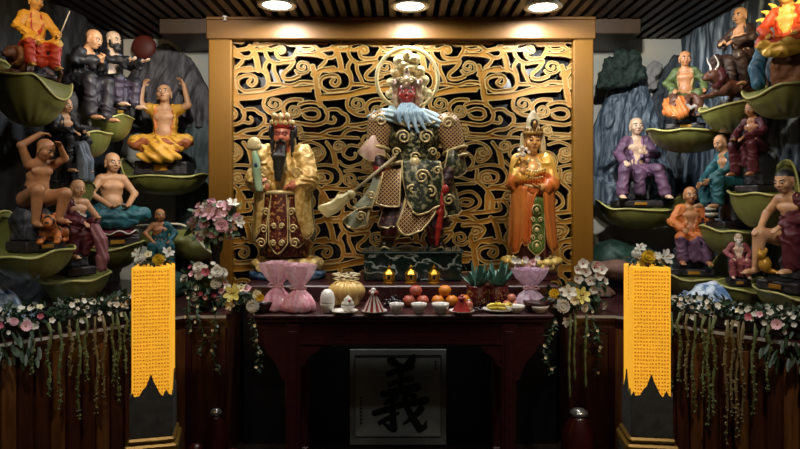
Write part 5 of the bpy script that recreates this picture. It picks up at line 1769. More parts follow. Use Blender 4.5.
# cloud pedestal
t = thing('cloud_pedestal', 'gilt cloud pedestal on a blue wave slab under the court statue', 'pedestal', (P(288, 0, 4.5).x, 4.5, ALT))
mb = MB(); mb.lathe([(.26, 0), (.275, .012), (.275, .045), (.25, .058)], 40, 0, Matrix.Diagonal((1, .72, 1, 1))); mb.build('wave_slab', mat('wave_blue', '1E3E66', .35, 0, '7A9AB8', 14, (1, 1, 3), .45, .6), t)
d = SDF(.007, .012)
rr = random.Random(5)
for k in range(26):
    a = 2 * PI * k / 26; d.el((.215 * math.cos(a), .14 * math.sin(a), .085 + rr.uniform(0, .035)), (.048, .048, .036))
for k in range(12):
    a = 2 * PI * k / 12; d.el((.13 * math.cos(a), .09 * math.sin(a), .085), (.06, .055, .04))
d.bx((0, 0, .078), (.20, .14, .024), .01)
hz = CZ - ALT
o = d.obj('gilt_clouds', [mat('gilt_cloud', 'C8A860', .4, .2, 'E0CC90', 16)], t, disp=lambda p, m: .004 * np.sin(p[..., 0] * 120) * np.sin(p[..., 2] * 140))
mb = MB(); mb.lathe([(.19, .10), (.19, hz - .004)], 36, 0, Matrix.Diagonal((1, .75, 1, 1))); mb.build('foot_slab', GOLDP, t)

# ------------------------------------------------------------------ the robed lady with a white hood
LZ = P(0, 258, 4.5).z
cxp2 = 532
t = thing('lady_statue', 'serene lady statue in a white hood and flowing orange robe, right of the warrior', 'statue', (P(cxp2, 0, 4.5).x, 4.5, LZ), D(-3)); t.scale = (.86, .95, 1)
px = lambda x, y, d=0.: ((x - cxp2) * s, d, (258 - y) * s)
lface = mat('skin_gilt', 'C89458', .32, .1, 'D8A868', 14)
orng = mat('robe_orange', 'B4551E', .42, .05, 'C87A34', 5, (2, 2, .5))
yel = mat('robe_yellow', 'C8963A', .4, .15, 'D4A848', 8, bump=.2, bscale=50)
gpan = mat('panel_green', '3E5A22', .42, .05, '56702E', 14)
Hd = Head((0, -.035, px(0, 141)[2]), .18, rotm(D(3), D(6), 0), jaw=.95)
b = SDF(.005, .018)
b.path([(0, .02, .1), (0, .02, .5)], [.12, .10]); b.el((0, .0, .60), (.125, .09, .12)); b.rc((-.09, .01, .685), (.09, .01, .685), .055); b.rc((0, 0, .70), Hd.w(0, .05, -.2), .045, .04)
Hd.shape(b)
b.path([px(516, 164), px(510, 182, -.05), px(518, 172, -.13)], [.05, .042, .028]); hand(b, px(518, 171, -.135), (.15, -.2, 1), (0, -1, 0), .085, 0, .35, 1)
b.path([px(548, 164), px(555, 184, -.05), px(539, 188, -.15)], [.05, .042, .028]); hand(b, px(539, 188, -.15), (-1, -.2, .05), (0, .3, 1), .085, 0, .5, -1)
b.obj('body', [lface, INK, LIPS, WHITE], t, paint=Hd.paint(1, 2, None, True))
r = SDF(.0055, .022)
r.path([(0, .03, .03), (0, .02, .3), (0, .01, .5)], [.15, .125, .115]); r.el((0, 0, .60), (.145, .11, .125)); r.rc((-.10, .01, .68), (.10, .01, .68), .072)
r.path([px(517, 163), px(511, 183, -.05), px(516, 179, -.11)], [.068, .060, .05]); r.path([px(547, 163), px(554, 184, -.05), px(544, 188, -.12)], [.068, .060, .05])
r.el((0, -.11, .70), (.06, .06, .075), sub=True)
r.obj('robe', [yel, orng, TRIM, cloth('hem_wine', '4A1E1A', '5A2820')], t, disp=folds(.005, 50, 16, 8, 6.), clip=.012,
      paint=[(lambda p: (p[..., 2] < .585 + .03 * np.sin(p[..., 0] * 20)), 1), (lambda p: p[..., 2] < .12, 3), (in_el((0, -.11, .70), (.075, .075, .09)), 2)])
for q in (-1, 1):
    X = lambda x: cxp2 + q * (x - cxp2)
    sheet('long_sleeve', [[px(X(541), 186, -.14), px(X(549), 186, -.13), px(X(557), 184, -.04)], [px(X(543), 212, -.16), px(X(550), 214, -.13), px(X(558), 212, -.04)], [px(X(546), 240, -.14), px(X(553), 252, -.11), px(X(559), 246, -.03)]], orng, t, mat('hem_peach', 'C88A4A', .4, .1), .006, .014, 2, seed=q)
sheet('front_panel', [[px(525, 198, -.14), px(533, 197, -.15), px(541, 198, -.14)], [px(524, 224, -.155), px(533, 224, -.17), px(542, 224, -.155)], [px(524, 246, -.165), px(533, 253, -.18), px(542, 246, -.165)]], gpan, t, TRIM, .006, .002, 2, label='green hanging front panel')
sheet('waist_drape', [[px(519, 188, -.12), px(528, 194, -.145), px(534, 192, -.15)], [px(518, 206, -.14), px(524, 210, -.16), px(529, 206, -.165)], [px(517, 236, -.14), px(521, 244, -.155), px(527, 240, -.165)]], orng, t, mat('hem_peach', 'C88A4A', .4, .1), .006, .010, 2)
mb = MB()
for z in (.35, .21, .10):
    mb.lathe([(.034, -.006), (.040, 0), (.034, .006)], 24, 0, Matrix.Translation((.007, -.178, z)) @ Matrix.Rotation(PI / 2, 4, 'X'), cap=False)
    mb.ball((.007, -.178, z), (.018, .008, .018))
scrolls(t, [((q * .03 + .007, -.178, z), .018, 1.4, q) for q in (-1, 1) for z in (.28, .155)], .004)
# necklace of beads over the chest
for a in range(9):
    x = -.08 + .02 * a; mb.ball((x, -.125 - .012 * math.cos(x * 18), .615 + 3.2 * x * x), .009, 0, 8)
for a in range(7):
    x = -.06 + .02 * a; mb.ball((x, -.128, .57 + 2.4 * x * x), .008, 0, 8)
mb.tube(catmull([(-.12, -.06, .53), (-.05, -.14, .515), (.0, -.15, .51), (.05, -.14, .515), (.12, -.06, .53)], 5), .010, 7)
mb.build('gilt_jewellery', TRIM, t)
d = SDF(.005, .012)
d.el(Hd.w(0, .12, .32), A_((.44, .46, .36)) * .165); d.el(Hd.w(0, .04, .72), A_((.32, .34, .42)) * .165); d.el(Hd.w(0, .0, 1.0), A_((.16, .2, .2)) * .165)
for q in (-1, 1): d.path([Hd.w(q * .42, .1, .2), Hd.w(q * .46, .12, -.35), Hd.w(q * .52, .2, -.8)], [.022, .022, .018])
d.obj('white_hood', [mat('hood_cream', 'C8BC98', .4, 0, 'B0A27C', 10), INK], t, paint=[(in_el(Hd.w(0, -.3, .66), A_((.2, .3, .22)) * .165), 1)])
d = SDF(.0045, .008)
for k in range(7):
    a = -1.2 + .4 * k; d.path([Hd.w(.42 * math.sin(a), -.42 * math.cos(a) + .08, .30), Hd.w(.40 * math.sin(a), -.44 * math.cos(a) + .06, .48)], [.012, .008])
d.path([Hd.w(-.44, 0, .28), Hd.w(-.3, -.3, .28), Hd.w(0, -.42, .28), Hd.w(.3, -.3, .28), Hd.w(.44, 0, .28)], [.012] * 5); d.el(Hd.w(0, -.38, .62), (.018, .012, .03))
d.obj('crown', [mat('crown_bronze', '6A4A22', .35, .5, '9A7A3A', 20)], t)
d = SDF(.0045, .006)
for (x, y) in ((514, 152), (518, 149), (522, 151), (516, 156), (520, 156), (512, 157), (525, 154)): d.el(px(x, y, -.145), (.014, .012, .014))
d.rc(px(518, 170, -.14), px(519, 150, -.145), .006)
o = d.obj('blossom_sprig', [WHITE], t, disp=lambda p, m: .003 * np.sin(p[..., 0] * 300) * np.sin(p[..., 2] * 300)); o['label'] = 'pale sprig of blossom in the raised hand'
# lotus pedestal
t = thing('lotus_pedestal', 'round gilt lotus pedestal on a dark red drum under the lady statue', 'pedestal', (P(531, 0, 4.5).x, 4.5, ALT))
mb = MB(); mb.lathe([(.20, 0), (.20, .012), (.185, .02), (.185, .045), (.19, .05)], 40); mb.build('drum', M_redwood, t)
petal = MB()
for row, (rr0, z0, n_, tilt) in enumerate(((.150, .072, 14, .9), (.165, .112, 14, .45))):
    for k in range(n_):
        a = 2 * PI * (k + .5 * row) / n_
        M = Matrix.Rotation(a, 4, 'Z') @ Matrix.Translation((rr0, 0, z0)) @ Matrix.Rotation(-tilt * .6 + .2, 4, 'Y')
        petal.ball((.02, 0, .010), (.036, .041, .030), 0, 12, M)
petal.lathe([(.13, .045), (.17, .06), (.17, LZ - ALT - .012), (.15, LZ - ALT - .004), (1e-5, LZ - ALT - .004)], 36)
petal.build('lotus_petals', mat('lotus_gold', 'CDB054', .4, .12, 'E2CC84', 14), t)
# ================================================================== flowers
M_fol = mat('foliage_dark', '142814', .5, 0, '2A4424', 14, lo=.3, hi=.7)
M_fol2 = mat('foliage_grey', '3A5238', .5, 0, '5C7454', 14, lo=.3, hi=.7)
M_wf = mat('petal_white', 'D8D4C8', .5, 0, 'C8C4B4', 20); M_yf = mat('petal_yellow', 'D8B424', .5, 0, 'C89A18', 20); M_pf = mat('petal_pink', 'D49AA4', .5, 0, 'E0B6BA', 14)
M_cf = mat('petal_cream', 'D8CC9C', .5, 0, 'E0D8B8', 14); M_lf = mat('petal_lime', 'C8C058', .5, 0, 'D8D080', 14); M_rf = mat('petal_rose', '9A3E50', .5, 0, 'B4586A', 14)
M_heart = mat('flower_heart', 'A87A1E', .6); M_vine = mat('vine_stem', '2E4A26', .6); M_tass = mat('amaranth', '46522A', .7, 0, '626A3A', 30); M_tassd = mat('amaranth_dry', '5E522E', .7, 0, '72643C', 30)
M_trough = mat('trough_dark', '17130F', .6)
fr = random.Random(21)


def petal_pts(L, W, curl, lift=0., n=4):
    """a cupped petal along +X: rows of three points"""
    rows = []
    for i in range(n + 1):
        u = i / n
        w = W * math.sin(PI * min(1, .12 + .80 * u)) ** .8
        x = L * u * math.cos(curl * u * .6); z = L * (lift * u + math.sin(curl * u) * .35)
        rows.append([(x, -w, z + w * .25), (x, 0, z), (x, w, z + w * .25)])
    return rows


def add_petal(mb, M, L, W, curl, lift=0., m=0):
    rows = petal_pts(L, W, curl, lift)
    vs = [p for r in rows for p in r]
    fs = []
    for i in range(len(rows) - 1):
        for k in range(2):
            a = i * 3 + k
            fs.append((a, a + 3, a + 4, a + 1))
    mb.add(vs, fs, m, True, M)


def fl_mum(m):
    mb = MB()
    for ring, (el_, n, L) in enumerate(((1.35, 8, .5), (.95, 12, .72), (.55, 15, .9), (.15, 16, 1.), (-.3, 14, .95))):
        for k in range(n):
            M = Matrix.Rotation(2 * PI * (k + .5 * (ring % 2)) / n, 4, 'Z') @ Matrix.Rotation(-el_, 4, 'Y')
            add_petal(mb, M, L, .16, .9, .0)
    mb.ball((0, 0, .1), .42, 0, 10)
    return mb.mesh('chrysanthemum', [m])


def fl_lily(m):
    mb = MB()
    for k in range(6):
        M = Matrix.Rotation(2 * PI * k / 6, 4, 'Z') @ Matrix.Rotation(-(.75 if k % 2 else .6), 4, 'Y')
        add_petal(mb, M, 1.15, .26, -1.1, .1)
    for k in range(5):
        a = 2 * PI * k / 5
        mb.tube([(0, 0, .1), (.12 * math.cos(a), .12 * math.sin(a), .6), (.2 * math.cos(a), .2 * math.sin(a), .75)], [.025, .02, .05], 5, 1)
    return mb.mesh('lily', [m, M_heart])


def fl_blossom(m, n=5, c=None):
    mb = MB()
    for k in range(n):
        M = Matrix.Rotation(2 * PI * k / n, 4, 'Z') @ Matrix.Rotation(-.35, 4, 'Y')
        add_petal(mb, M, .95, .42 if n == 5 else .2, .5, 0)
    mb.ball((0, 0, .10), (.17, .17, .12), 1, 8)
    return mb.mesh('blossom', [m, c or M_heart])


FL = {'mum_w': fl_mum(M_wf), 'mum_y': fl_mum(M_yf), 'mum_c': fl_mum(M_cf), 'lily_w': fl_lily(M_wf), 'lily_y': fl_lily(M_lf), 'lily_p': fl_lily(M_pf), 'bl_w': fl_blossom(M_wf, 5, M_cf), 'bl_p': fl_blossom(M_pf),
      'bl_c': fl_blossom(M_cf), 'orchid': fl_blossom(M_wf, 5, M_rf), 'gerb_p': fl_blossom(M_pf, 14), 'bl_r': fl_blossom(M_rf), 'mum_p': fl_mum(M_pf)}
FN = {'mum_w': 'chrysanthemum', 'mum_y': 'chrysanthemum', 'mum_c': 'chrysanthemum', 'mum_p': 'chrysanthemum', 'lily_w': 'lily', 'lily_y': 'lily', 'lily_p': 'lily', 'bl_w': 'blossom', 'bl_p': 'blossom', 'bl_c': 'blossom', 'orchid': 'orchid', 'gerb_p': 'gerbera', 'bl_r': 'blossom'}


def facing(n, tw=0.):
    q = Vector(n).normalized().to_track_quat('Z', 'Y')
    return (q.to_matrix() @ Matrix.Rotation(tw, 3, 'Z')).to_euler()


def add_flower(t, kind, p, r, n):
    return link(FN[kind], FL[kind], t, p, facing(n, fr.uniform(0, 6)), r)


def foliage(t, c, ell, n, size, m=M_fol, droop=.3, name='foliage', front=True):
    mb = MB()
    for _ in range(n):
        v = Vector((fr.gauss(0, 1), fr.gauss(0, 1), fr.gauss(0, 1))).normalized()
        if front and v.y > .4: v.y = -v.y
        rr = fr.uniform(.55, 1.05)
        p = Vector(c) + Vector((v.x * ell[0], v.y * ell[1], v.z * ell[2])) * rr
        d = (v + Vector((fr.uniform(-.7, .7), fr.uniform(-.7, .2), fr.uniform(-.7, .5) - droop)))
        M = Matrix.Translation(p) @ d.to_track_quat('X', 'Z').to_matrix().to_4x4() @ Matrix.Rotation(fr.uniform(-1, 1), 4, 'X')
        L = size * fr.uniform(.6, 1.3)
        add_petal(mb, M, L, L * fr.uniform(.16, .26), fr.uniform(-1, .4), 0)
    mb.ball(c, tuple(e * .62 for e in ell), 0, 12)
    return mb.build(name, m, t)


def bouquet(name, label, base, c, ell, flowers, fol=70, fsize=.06, m=M_fol, vase=None, vines=(), explicit=(), cat='flowers', group=None, extra=None):
    """flowers: (kind, how many, radius); explicit: (kind, local position, radius, facing). c is relative to the base"""
    t = thing(name, label, cat, base, group=group)
    foliage(t, c, ell, fol, fsize, m)
    for kind, p, r, n in explicit: add_flower(t, kind, Vector(p), r, n)
    pts = []
    for kind, n, r in flowers:
        for _ in range(n):
            for tr in range(60):
                a = fr.uniform(-1.25, 1.25); e = fr.uniform(-.8, 1.3)
                v = Vector((math.sin(a) * math.cos(e), -math.cos(a) * math.cos(e), math.sin(e)))
                p = Vector(c) + Vector((v.x * ell[0], v.y * ell[1], v.z * ell[2])) * fr.uniform(.95, 1.15)
                if all((p - q).length > (r + q_r) * .78 for q, q_r in pts): break
            pts.append((p, r)); add_flower(t, kind, p, r * fr.uniform(.85, 1.1), v + Vector((0, -.5, 0)))
    if vase:
        mb = MB(); mb.lathe(vase[0], 28); mb.build('vase', vase[1], t)
    for vn in vines:
        pts_ = catmull([Vector(p) for p in vn], 5)
        mb = MB(); mb.tube(pts_, .0035, 5)
        for i, p in enumerate(pts_):
            for _ in range(2):
                d = Vector((fr.uniform(-1, 1), fr.uniform(-1, .2), fr.uniform(-.8, .4)))
                M = Matrix.Translation(p) @ d.to_track_quat('X', 'Z').to_matrix().to_4x4()
                add_petal(mb, M, fr.uniform(.022, .04), .010, -.4, 0, 1)
        v = mb.build('vine', [M_vine, m], t)
        for i in range(2, len(pts_), 4):
            q = link('blossom', FL['bl_c' if i % 8 else 'bl_w'], v, pts_[i] + Vector((fr.uniform(-.012, .012), -.012, 0)), facing((fr.uniform(-.5, .5), -1, .2)), .012)
    if extra: extra(t)
    return t


GB = 'flower arrangements flanking the table'
V3 = lambda x, y, Y, b: tuple(P(x, y, Y) - Vector(b))
# tall pink arrangement on the left, on a slim dark stand
b0 = P(216, 0, 4.12); b0.z = LEDGE + .001
L = lambda x, y, dy=0: tuple(P(x, y, 4.12 + dy) - b0)
tall_vase = [(.075, 0), (.078, .02), (.03, .05), (.024, .2), (.028, .36), (.05, .44), (.062, .50), (.055, .51)]
bouquet('flower_arrangement', 'tall arrangement of pale pink flowers with spiky leaves, beside the gilt pillar', b0, L(216, 222), (.135, .11, .13), [('lily_p', 5, .055), ('mum_p', 5, .045), ('bl_p', 6, .03), ('lily_w', 5, .045), ('bl_w', 6, .025)], 60, .09, M_fol2,
        (tall_vase, M_black), group=GB, explicit=[('lily_p', L(210, 213, -.13), .06, (-.2, -1, .4)), ('mum_p', L(222, 226, -.13), .05, (.2, -1, .1)), ('lily_w', L(198, 222, -.08), .05, (-.8, -.8, .2)), ('lily_w', L(238, 222, -.06), .05, (.9, -.6, .2)), ('lily_w', L(232, 204, -.05), .05, (.5, -.6, .9))])
b1 = P(207, 0, 3.98); b1.z = LEDGE + .001
L = lambda x, y, dy=0: tuple(P(x, y, 3.98 + dy) - b1)
bouquet('flower_arrangement', 'white and rose arrangement with trailing leafy vines, below the tall pink one', b1, L(207, 283), (.14, .10, .12), [('mum_w', 5, .04), ('bl_w', 8, .025), ('bl_p', 5, .026), ('bl_r', 3, .024)], 90, .055, M_fol,
        ([(.05, 0), (.055, .03), (.045, .08), (.05, .11)], M_black), group=GB, explicit=[('mum_w', L(199, 268, -.09), .045, (-.2, -1, .5)), ('mum_w', L(217, 272, -.1), .045, (.3, -1, .4)), ('bl_r', L(206, 272, -.11), .035, (0, -1, .2))],
        vines=[[L(200, 300, -.09), L(197, 318, -.21), L(204, 335, -.21), L(199, 352, -.21)], [L(212, 300, -.09), L(216, 325, -.21), L(212, 350, -.21), L(218, 372, -.21)], [L(190, 290, -.06), L(188, 312, -.21), L(192, 330, -.21)]])
# right orchid arrangement
b2 = P(587, 0, 3.98); b2.z = LEDGE + .001
L = lambda x, y, dy=0: tuple(P(x, y, 3.98 + dy) - b2)
bouquet('flower_arrangement', 'white orchids with dark trailing leaves, beside the right gilt pillar', b2, L(588, 290), (.10, .09, .15), [('orchid', 5, .035), ('bl_c', 4, .022)], 90, .055, M_fol, ([(.05, 0), (.055, .03), (.045, .08), (.05, .11)], M_black), group=GB,
        explicit=[('orchid', L(x, y, -.1), .042, (fr.uniform(-.4, .4), -1, .3)) for x, y in ((577, 270), (586, 272), (594, 268), (583, 264), (598, 276), (590, 281), (577, 279), (602, 270))] + [('bl_r', L(596, 265, -.1), .022, (.3, -1, .5))],
        vines=[[L(586, 312, -.09), L(588, 330, -.21), L(586, 350, -.21)], [L(596, 310, -.09), L(599, 340, -.21), L(596, 372, -.21)], [L(592, 305, -.06), L(594, 325, -.21), L(600, 350, -.21)]])
# table-end bouquets
b3 = P(244, 0, 3.66); b3.z = TOP + .002
b3.x = -.80
L = lambda x, y, dy=0: tuple(P(x, y, 3.66 + dy) - b3)
bowl = [(.05, 0), (.06, .01), (.075, .04), (.08, .06)]
bouquet('table_bouquet', 'low bouquet of yellow lilies and white mums beside the pink bags', b3, L(243, 297), (.10, .07, .06), [('bl_w', 5, .02), ('bl_c', 4, .02)], 60, .05, M_fol, (bowl, M_redwood), cat='flowers', group='bouquets at the table ends',
        explicit=[('lily_y', L(234, 294, -.08), .065, (-.3, -1, .4)), ('mum_c', L(257, 295, -.07), .032, (.1, -1, .4)), ('mum_y', L(260, 298, -.08), .03, (.2, -1, .2)), ('mum_w', L(253, 306, -.09), .045, (0, -1, 0)), ('lily_w', L(231, 304, -.07), .045, (-.5, -1, 0)), ('bl_p', L(247, 290, -.06), .035, (0, -.7, .8)), ('mum_w', L(228, 288, -.02), .03, (-.5, -.5, .6)), ('bl_c', L(241, 289, -.07), .035, (-.1, -.8, .6))],
        vines=[[L(253, 312, -.06), L(254, 322, -.13), L(256, 340, -.13), L(259, 355, -.13), L(258, 372, -.13)]])
b4 = P(563, 0, 3.66); b4.z = TOP + .002; b4.x = .80
L = lambda x, y, dy=0: tuple(P(x, y, 3.66 + dy) - b4)
tz = lambda: None


def tassels(t):
    for x, y0, y1 in ((570, 322, 398), (586, 322, 388), (575, 322, 380)):
        p = catmull([Vector(L(x, y0 - 8, -.05)), Vector(L(x + .5, y0 + 4, -.13)), Vector(L(x - 1, (y0 + y1) / 2, -.135)), Vector(L(x, y1, -.13))], 8)
        mb = MB(); mb.tube(p, [.007 + .003 * math.sin(i * 2.1) for i in range(len(p))], 7); mb.build('hanging_tassel', M_tass, t)


bouquet('table_bouquet', 'low bouquet of yellow and white flowers with hanging green tassels at the orchid end', b4, L(565, 299), (.11, .07, .06), [('bl_w', 5, .02), ('bl_c', 4, .02)], 70, .05, M_fol, (bowl, M_redwood), cat='flowers', group='bouquets at the table ends',
        explicit=[('mum_y', L(554, 294, -.07), .036, (-.1, -1, .4)), ('lily_y', L(581, 296, -.08), .06, (.3, -1, .4)), ('lily_w', L(568, 293, -.07), .055, (0, -1, .5)), ('mum_w', L(563, 306, -.09), .048, (-.1, -1, .1)), ('lily_w', L(567, 321, -.09), .04, (0, -1, -.2)), ('bl_c', L(574, 300, -.1), .035, (0, -1, 0)), ('mum_w', L(584, 308, -.06), .03, (.5, -.8, 0))],
        vines=[[L(556, 318, -.06), L(552, 330, -.13), L(546, 345, -.13), L(546, 360, -.13), L(553, 372, -.13)]], extra=tassels)
# small bouquets on top of the two lamps
for (lt, zt), lab, ex in ((LAMPS[0], 'small bouquet of white lilies and a yellow mum on top of the left lamp', [('mum_w', (-.055, -.06, .035), .034, (-.4, -1, .6)), ('mum_y', (.03, -.07, .03), .036, (.1, -1, .5)), ('lily_w', (.07, -.04, .06), .04, (.5, -.8, .9)), ('bl_c', (-.02, -.05, .055), .026, (0, -1, .7)), ('lily_w', (-.075, -.02, .06), .035, (-.6, -.6, .6))]),
                          (LAMPS[1], 'small bouquet with one bright yellow mum on top of the right lamp', [('mum_y', (-.01, -.07, .045), .042, (0, -1, .4)), ('mum_w', (-.06, -.05, .06), .03, (-.5, -.8, .7)), ('lily_w', (.075, -.05, .045), .05, (.6, -1, .4)), ('bl_w', (.03, -.07, .05), .028, (.2, -1, .5)), ('lily_y', (-.03, -.05, .02), .035, (-.2, -1, .1)), ('lily_w', (-.035, -.03, .085), .035, (-.3, -.8, 1))])):
    c = lt.location.copy(); c.z = zt + .002
    t = bouquet('lamp_bouquet', lab, c, (0, 0, .025), (.085, .075, .028), [('bl_w', 4, .016), ('bl_c', 3, .016)], 55, .04, M_fol, None, cat='flowers', group='bouquets on the lamps', explicit=ex)
    t.rotation_euler = lt.rotation_euler


# ------------------------------------------------------------------ flower troughs along the cabinets
def trough(sg, label, flowers, tass, gerb):
    t = thing('flower_trough', label, 'flower trough', (sg * 1.62, 3.45, LEDGE), group='flower troughs on the cabinets')
    b = Vector((sg * 1.62, 3.45, LEDGE))
    line = lambda u, off=0., z=0.: Vector((sg * (2.18 - .86 * u - off * .755), 2.85 + .99 * u - off * .656 * 1., LEDGE + z)) - b
    a, e = line(.12, -.09, .04), line(.80, -.09, .04)
    d = e - a
    mb = MB(); mb.box((0, 0, 0), (d.length, .13, .075), 0, Matrix.Translation((a + e) / 2) @ Matrix.Rotation(math.atan2(d.y, d.x), 4, 'Z'), .006); mb.build('box', M_trough, t)
    mb = MB()
    out = Vector((-sg * .755, -.656, 0))
    for i in range(620):
        u = fr.uniform(.10, .80); p = line(u, fr.uniform(-.14, .03), fr.uniform(.07, .16))
        dd = out * fr.uniform(-.2, 1) + Vector((fr.uniform(-.6, .6), fr.uniform(-.6, .6), fr.uniform(-.7, .8)))
        M = Matrix.Translation(p) @ dd.to_track_quat('X', 'Z').to_matrix().to_4x4() @ Matrix.Rotation(fr.uniform(-1, 1), 4, 'X')
        Lf = fr.uniform(.025, .05); add_petal(mb, M, Lf, Lf * .26, fr.uniform(-1, .3), 0, 0)
    for i in range(70):
        u = fr.uniform(.10, .36); p = line(u, fr.uniform(.055, .085), fr.uniform(-.10, .06))
        dd = out * fr.uniform(.2, 1) + Vector((fr.uniform(-.5, .5), fr.uniform(-.5, .5), -1.2))
        M = Matrix.Translation(p) @ dd.to_track_quat('X', 'Z').to_matrix().to_4x4()
        Lf = fr.uniform(.04, .075); add_petal(mb, M, Lf, Lf * .15, fr.uniform(-1, .1), 0, 0)
    o = mb.build('foliage', [M_fol], t)
    for i in range(flowers):
        u = fr.uniform(.16, .80); p = line(u, fr.uniform(-.08, .055), fr.uniform(.04, .16))
        k = 'bl_w' if fr.random() < .92 else 'bl_c'
        add_flower(t, k, p, fr.uniform(.014, .023), out + Vector((fr.uniform(-.5, .5), fr.uniform(-.5, .5), fr.uniform(-.1, .7))))
    for u, z, k, r in gerb: add_flower(t, k, line(u, .06, z), r, out + Vector((0, 0, .3)))
    for u, ln, dry in tass:
        n = 14
        ph = fr.uniform(0, 6)
        p = [line(u + .004 * math.sin(ph + i * .7), .072 + .012 * math.sin(ph + i * .5), .05 - ln * (i / n)) if i else line(u, .055, .07) for i in range(n + 1)]
        mb = MB(); mb.tube(p, [(.0075 + .0035 * math.sin(ph + i * 2.3)) * (1 - .5 * (i / n) ** 3) for i in range(n + 1)], 7)
        for i in range(1, n + 1):
            for _ in range(3):
                q = p[i] + Vector((fr.uniform(-.009, .009), fr.uniform(-.009, .009), fr.uniform(-.012, .012))); mb.ball(q, fr.uniform(.004, .008), 0, 6)
        mb.build('hanging_tassel', M_tassd if dry else M_tass, t)
    return t


trough(-1, 'flower trough of white blossoms and one large pink daisy with hanging tassels, left cabinet', 84,
       [(.33, .22, 0), (.39, .34, 0), (.43, .42, 0), (.47, .26, 1), (.50, .5, 0), (.53, .30, 0), (.57, .5, 1), (.60, .42, 1), (.64, .36, 0), (.66, .46, 0), (.69, .3, 0), (.72, .48, 0), (.75, .36, 1), (.77, .3, 1)],
       [(.31, .07, 'gerb_p', .035), (.27, .10, 'mum_p', .025), (.22, .09, 'bl_r', .025), (.36, .11, 'bl_r', .02)])
trough(1, 'flower trough thick with white blossoms and long dry tassels, right cabinet', 96,
       [(.33, .30, 0), (.38, .44, 0), (.42, .5, 1), (.44, .58, 1), (.46, .46, 1), (.48, .62, 1), (.53, .48, 0), (.55, .56, 0), (.57, .40, 0), (.61, .5, 0), (.64, .42, 1), (.67, .34, 0), (.71, .5, 0), (.73, .36, 0), (.77, .46, 1), (.79, .36, 1)],
       [(.30, .08, 'gerb_p', .035), (.40, .10, 'bl_r', .025), (.36, .12, 'bl_p', .022)])

# ================================================================== offerings on the table
M_china = mat('china_white', 'DEDAD2', .22, 0, 'D4CEC4', 10, coat=.3)
M_pinkwrap = mat('wrap_pink', 'DC8CA0', .25, 0, 'F2C2CC', 34, lo=.35, hi=.65, bump=.6, bscale=55, coat=.4)
M_pinknet = mat('net_pink', 'F8E2E6', .3, 0, 'EBB8C6', 50, bump=.7, bscale=70, alpha=.78)
M_lilac = mat('wrap_lilac', 'CDA6C4', .25, 0, 'EAD4E2', 34, bump=.6, bscale=55, alpha=.75)
M_orange = mat('orange_peel', 'C8701A', .4, 0, 'D0801E', 20, bump=.25, bscale=160)
M_peach = mat('peach_red', '9A2E28', .4, 0, 'C06A50', 9); M_apple = mat('apple_pink', 'A84A40', .35, 0, 'C88468', 7)
M_grape = mat('grape_dark', '1A1216', .25, 0, '2C1C24', 10); M_banana = mat('star_yellow', 'C8B03A', .4, 0, 'B8A02A', 10)
M_stem = mat('fruit_stem', '3A2A18', .7)


def cup(label, x, y, Y, w=15, h=10, group=None, lid=False):
    s_ = Y / F; r = w * s_ / 2; hh = h * s_
    c = P(x, y, Y); c.z = TOP + .001
    t = thing('tea_cup', label, 'cup', c, group=group)
    mb = MB(); mb.lathe([(r * .52, 0), (r * .55, hh * .12), (r * .74, hh * .3), (r * .93, hh * .7), (r, hh), (r * .93, hh), (r * .85, hh * .7), (r * .6, hh * .3), (1e-5, hh * .22)], 28); mb.build('bowl', M_china, t)
    if lid:
        mb = MB(); mb.lathe([(r * 1.02, hh + .001), (r * 1.0, hh + .006), (r * .98, hh * 1.5), (r * .8, hh * 2.0), (r * .4, hh * 2.32), (1e-5, hh * 2.38)], 26); mb.build('domed_lid', M_china, t)
    else:
        mb = MB(); mb.lathe([(r * .86, hh * .72), (1e-5, hh * .725)], 24); mb.build('tea', mat('tea', '6A4A22', .1), t)
    return t


def plate(label, x, Y, w, group='white plates along the table edge'):
    s_ = Y / F; r = w * s_ / 2
    c = P(x, 0, Y); c.z = TOP + .001
    t = thing('plate', label, 'plate', c, group=group)
    mb = MB(); mb.lathe([(r * .55, 0), (r * .6, .004), (r * .95, .014), (r, .017), (r * .95, .018), (r * .6, .008), (1e-5, .007)], 36); mb.build('dish', M_china, t)
    mb = MB(); mb.lathe([(r * .985, .0165), (r * 1.005, .0175), (r * .985, .0187)], 36, cap=False); mb.build('rim', mat('china_rim', 'A89C8C', .3), t)
    return c


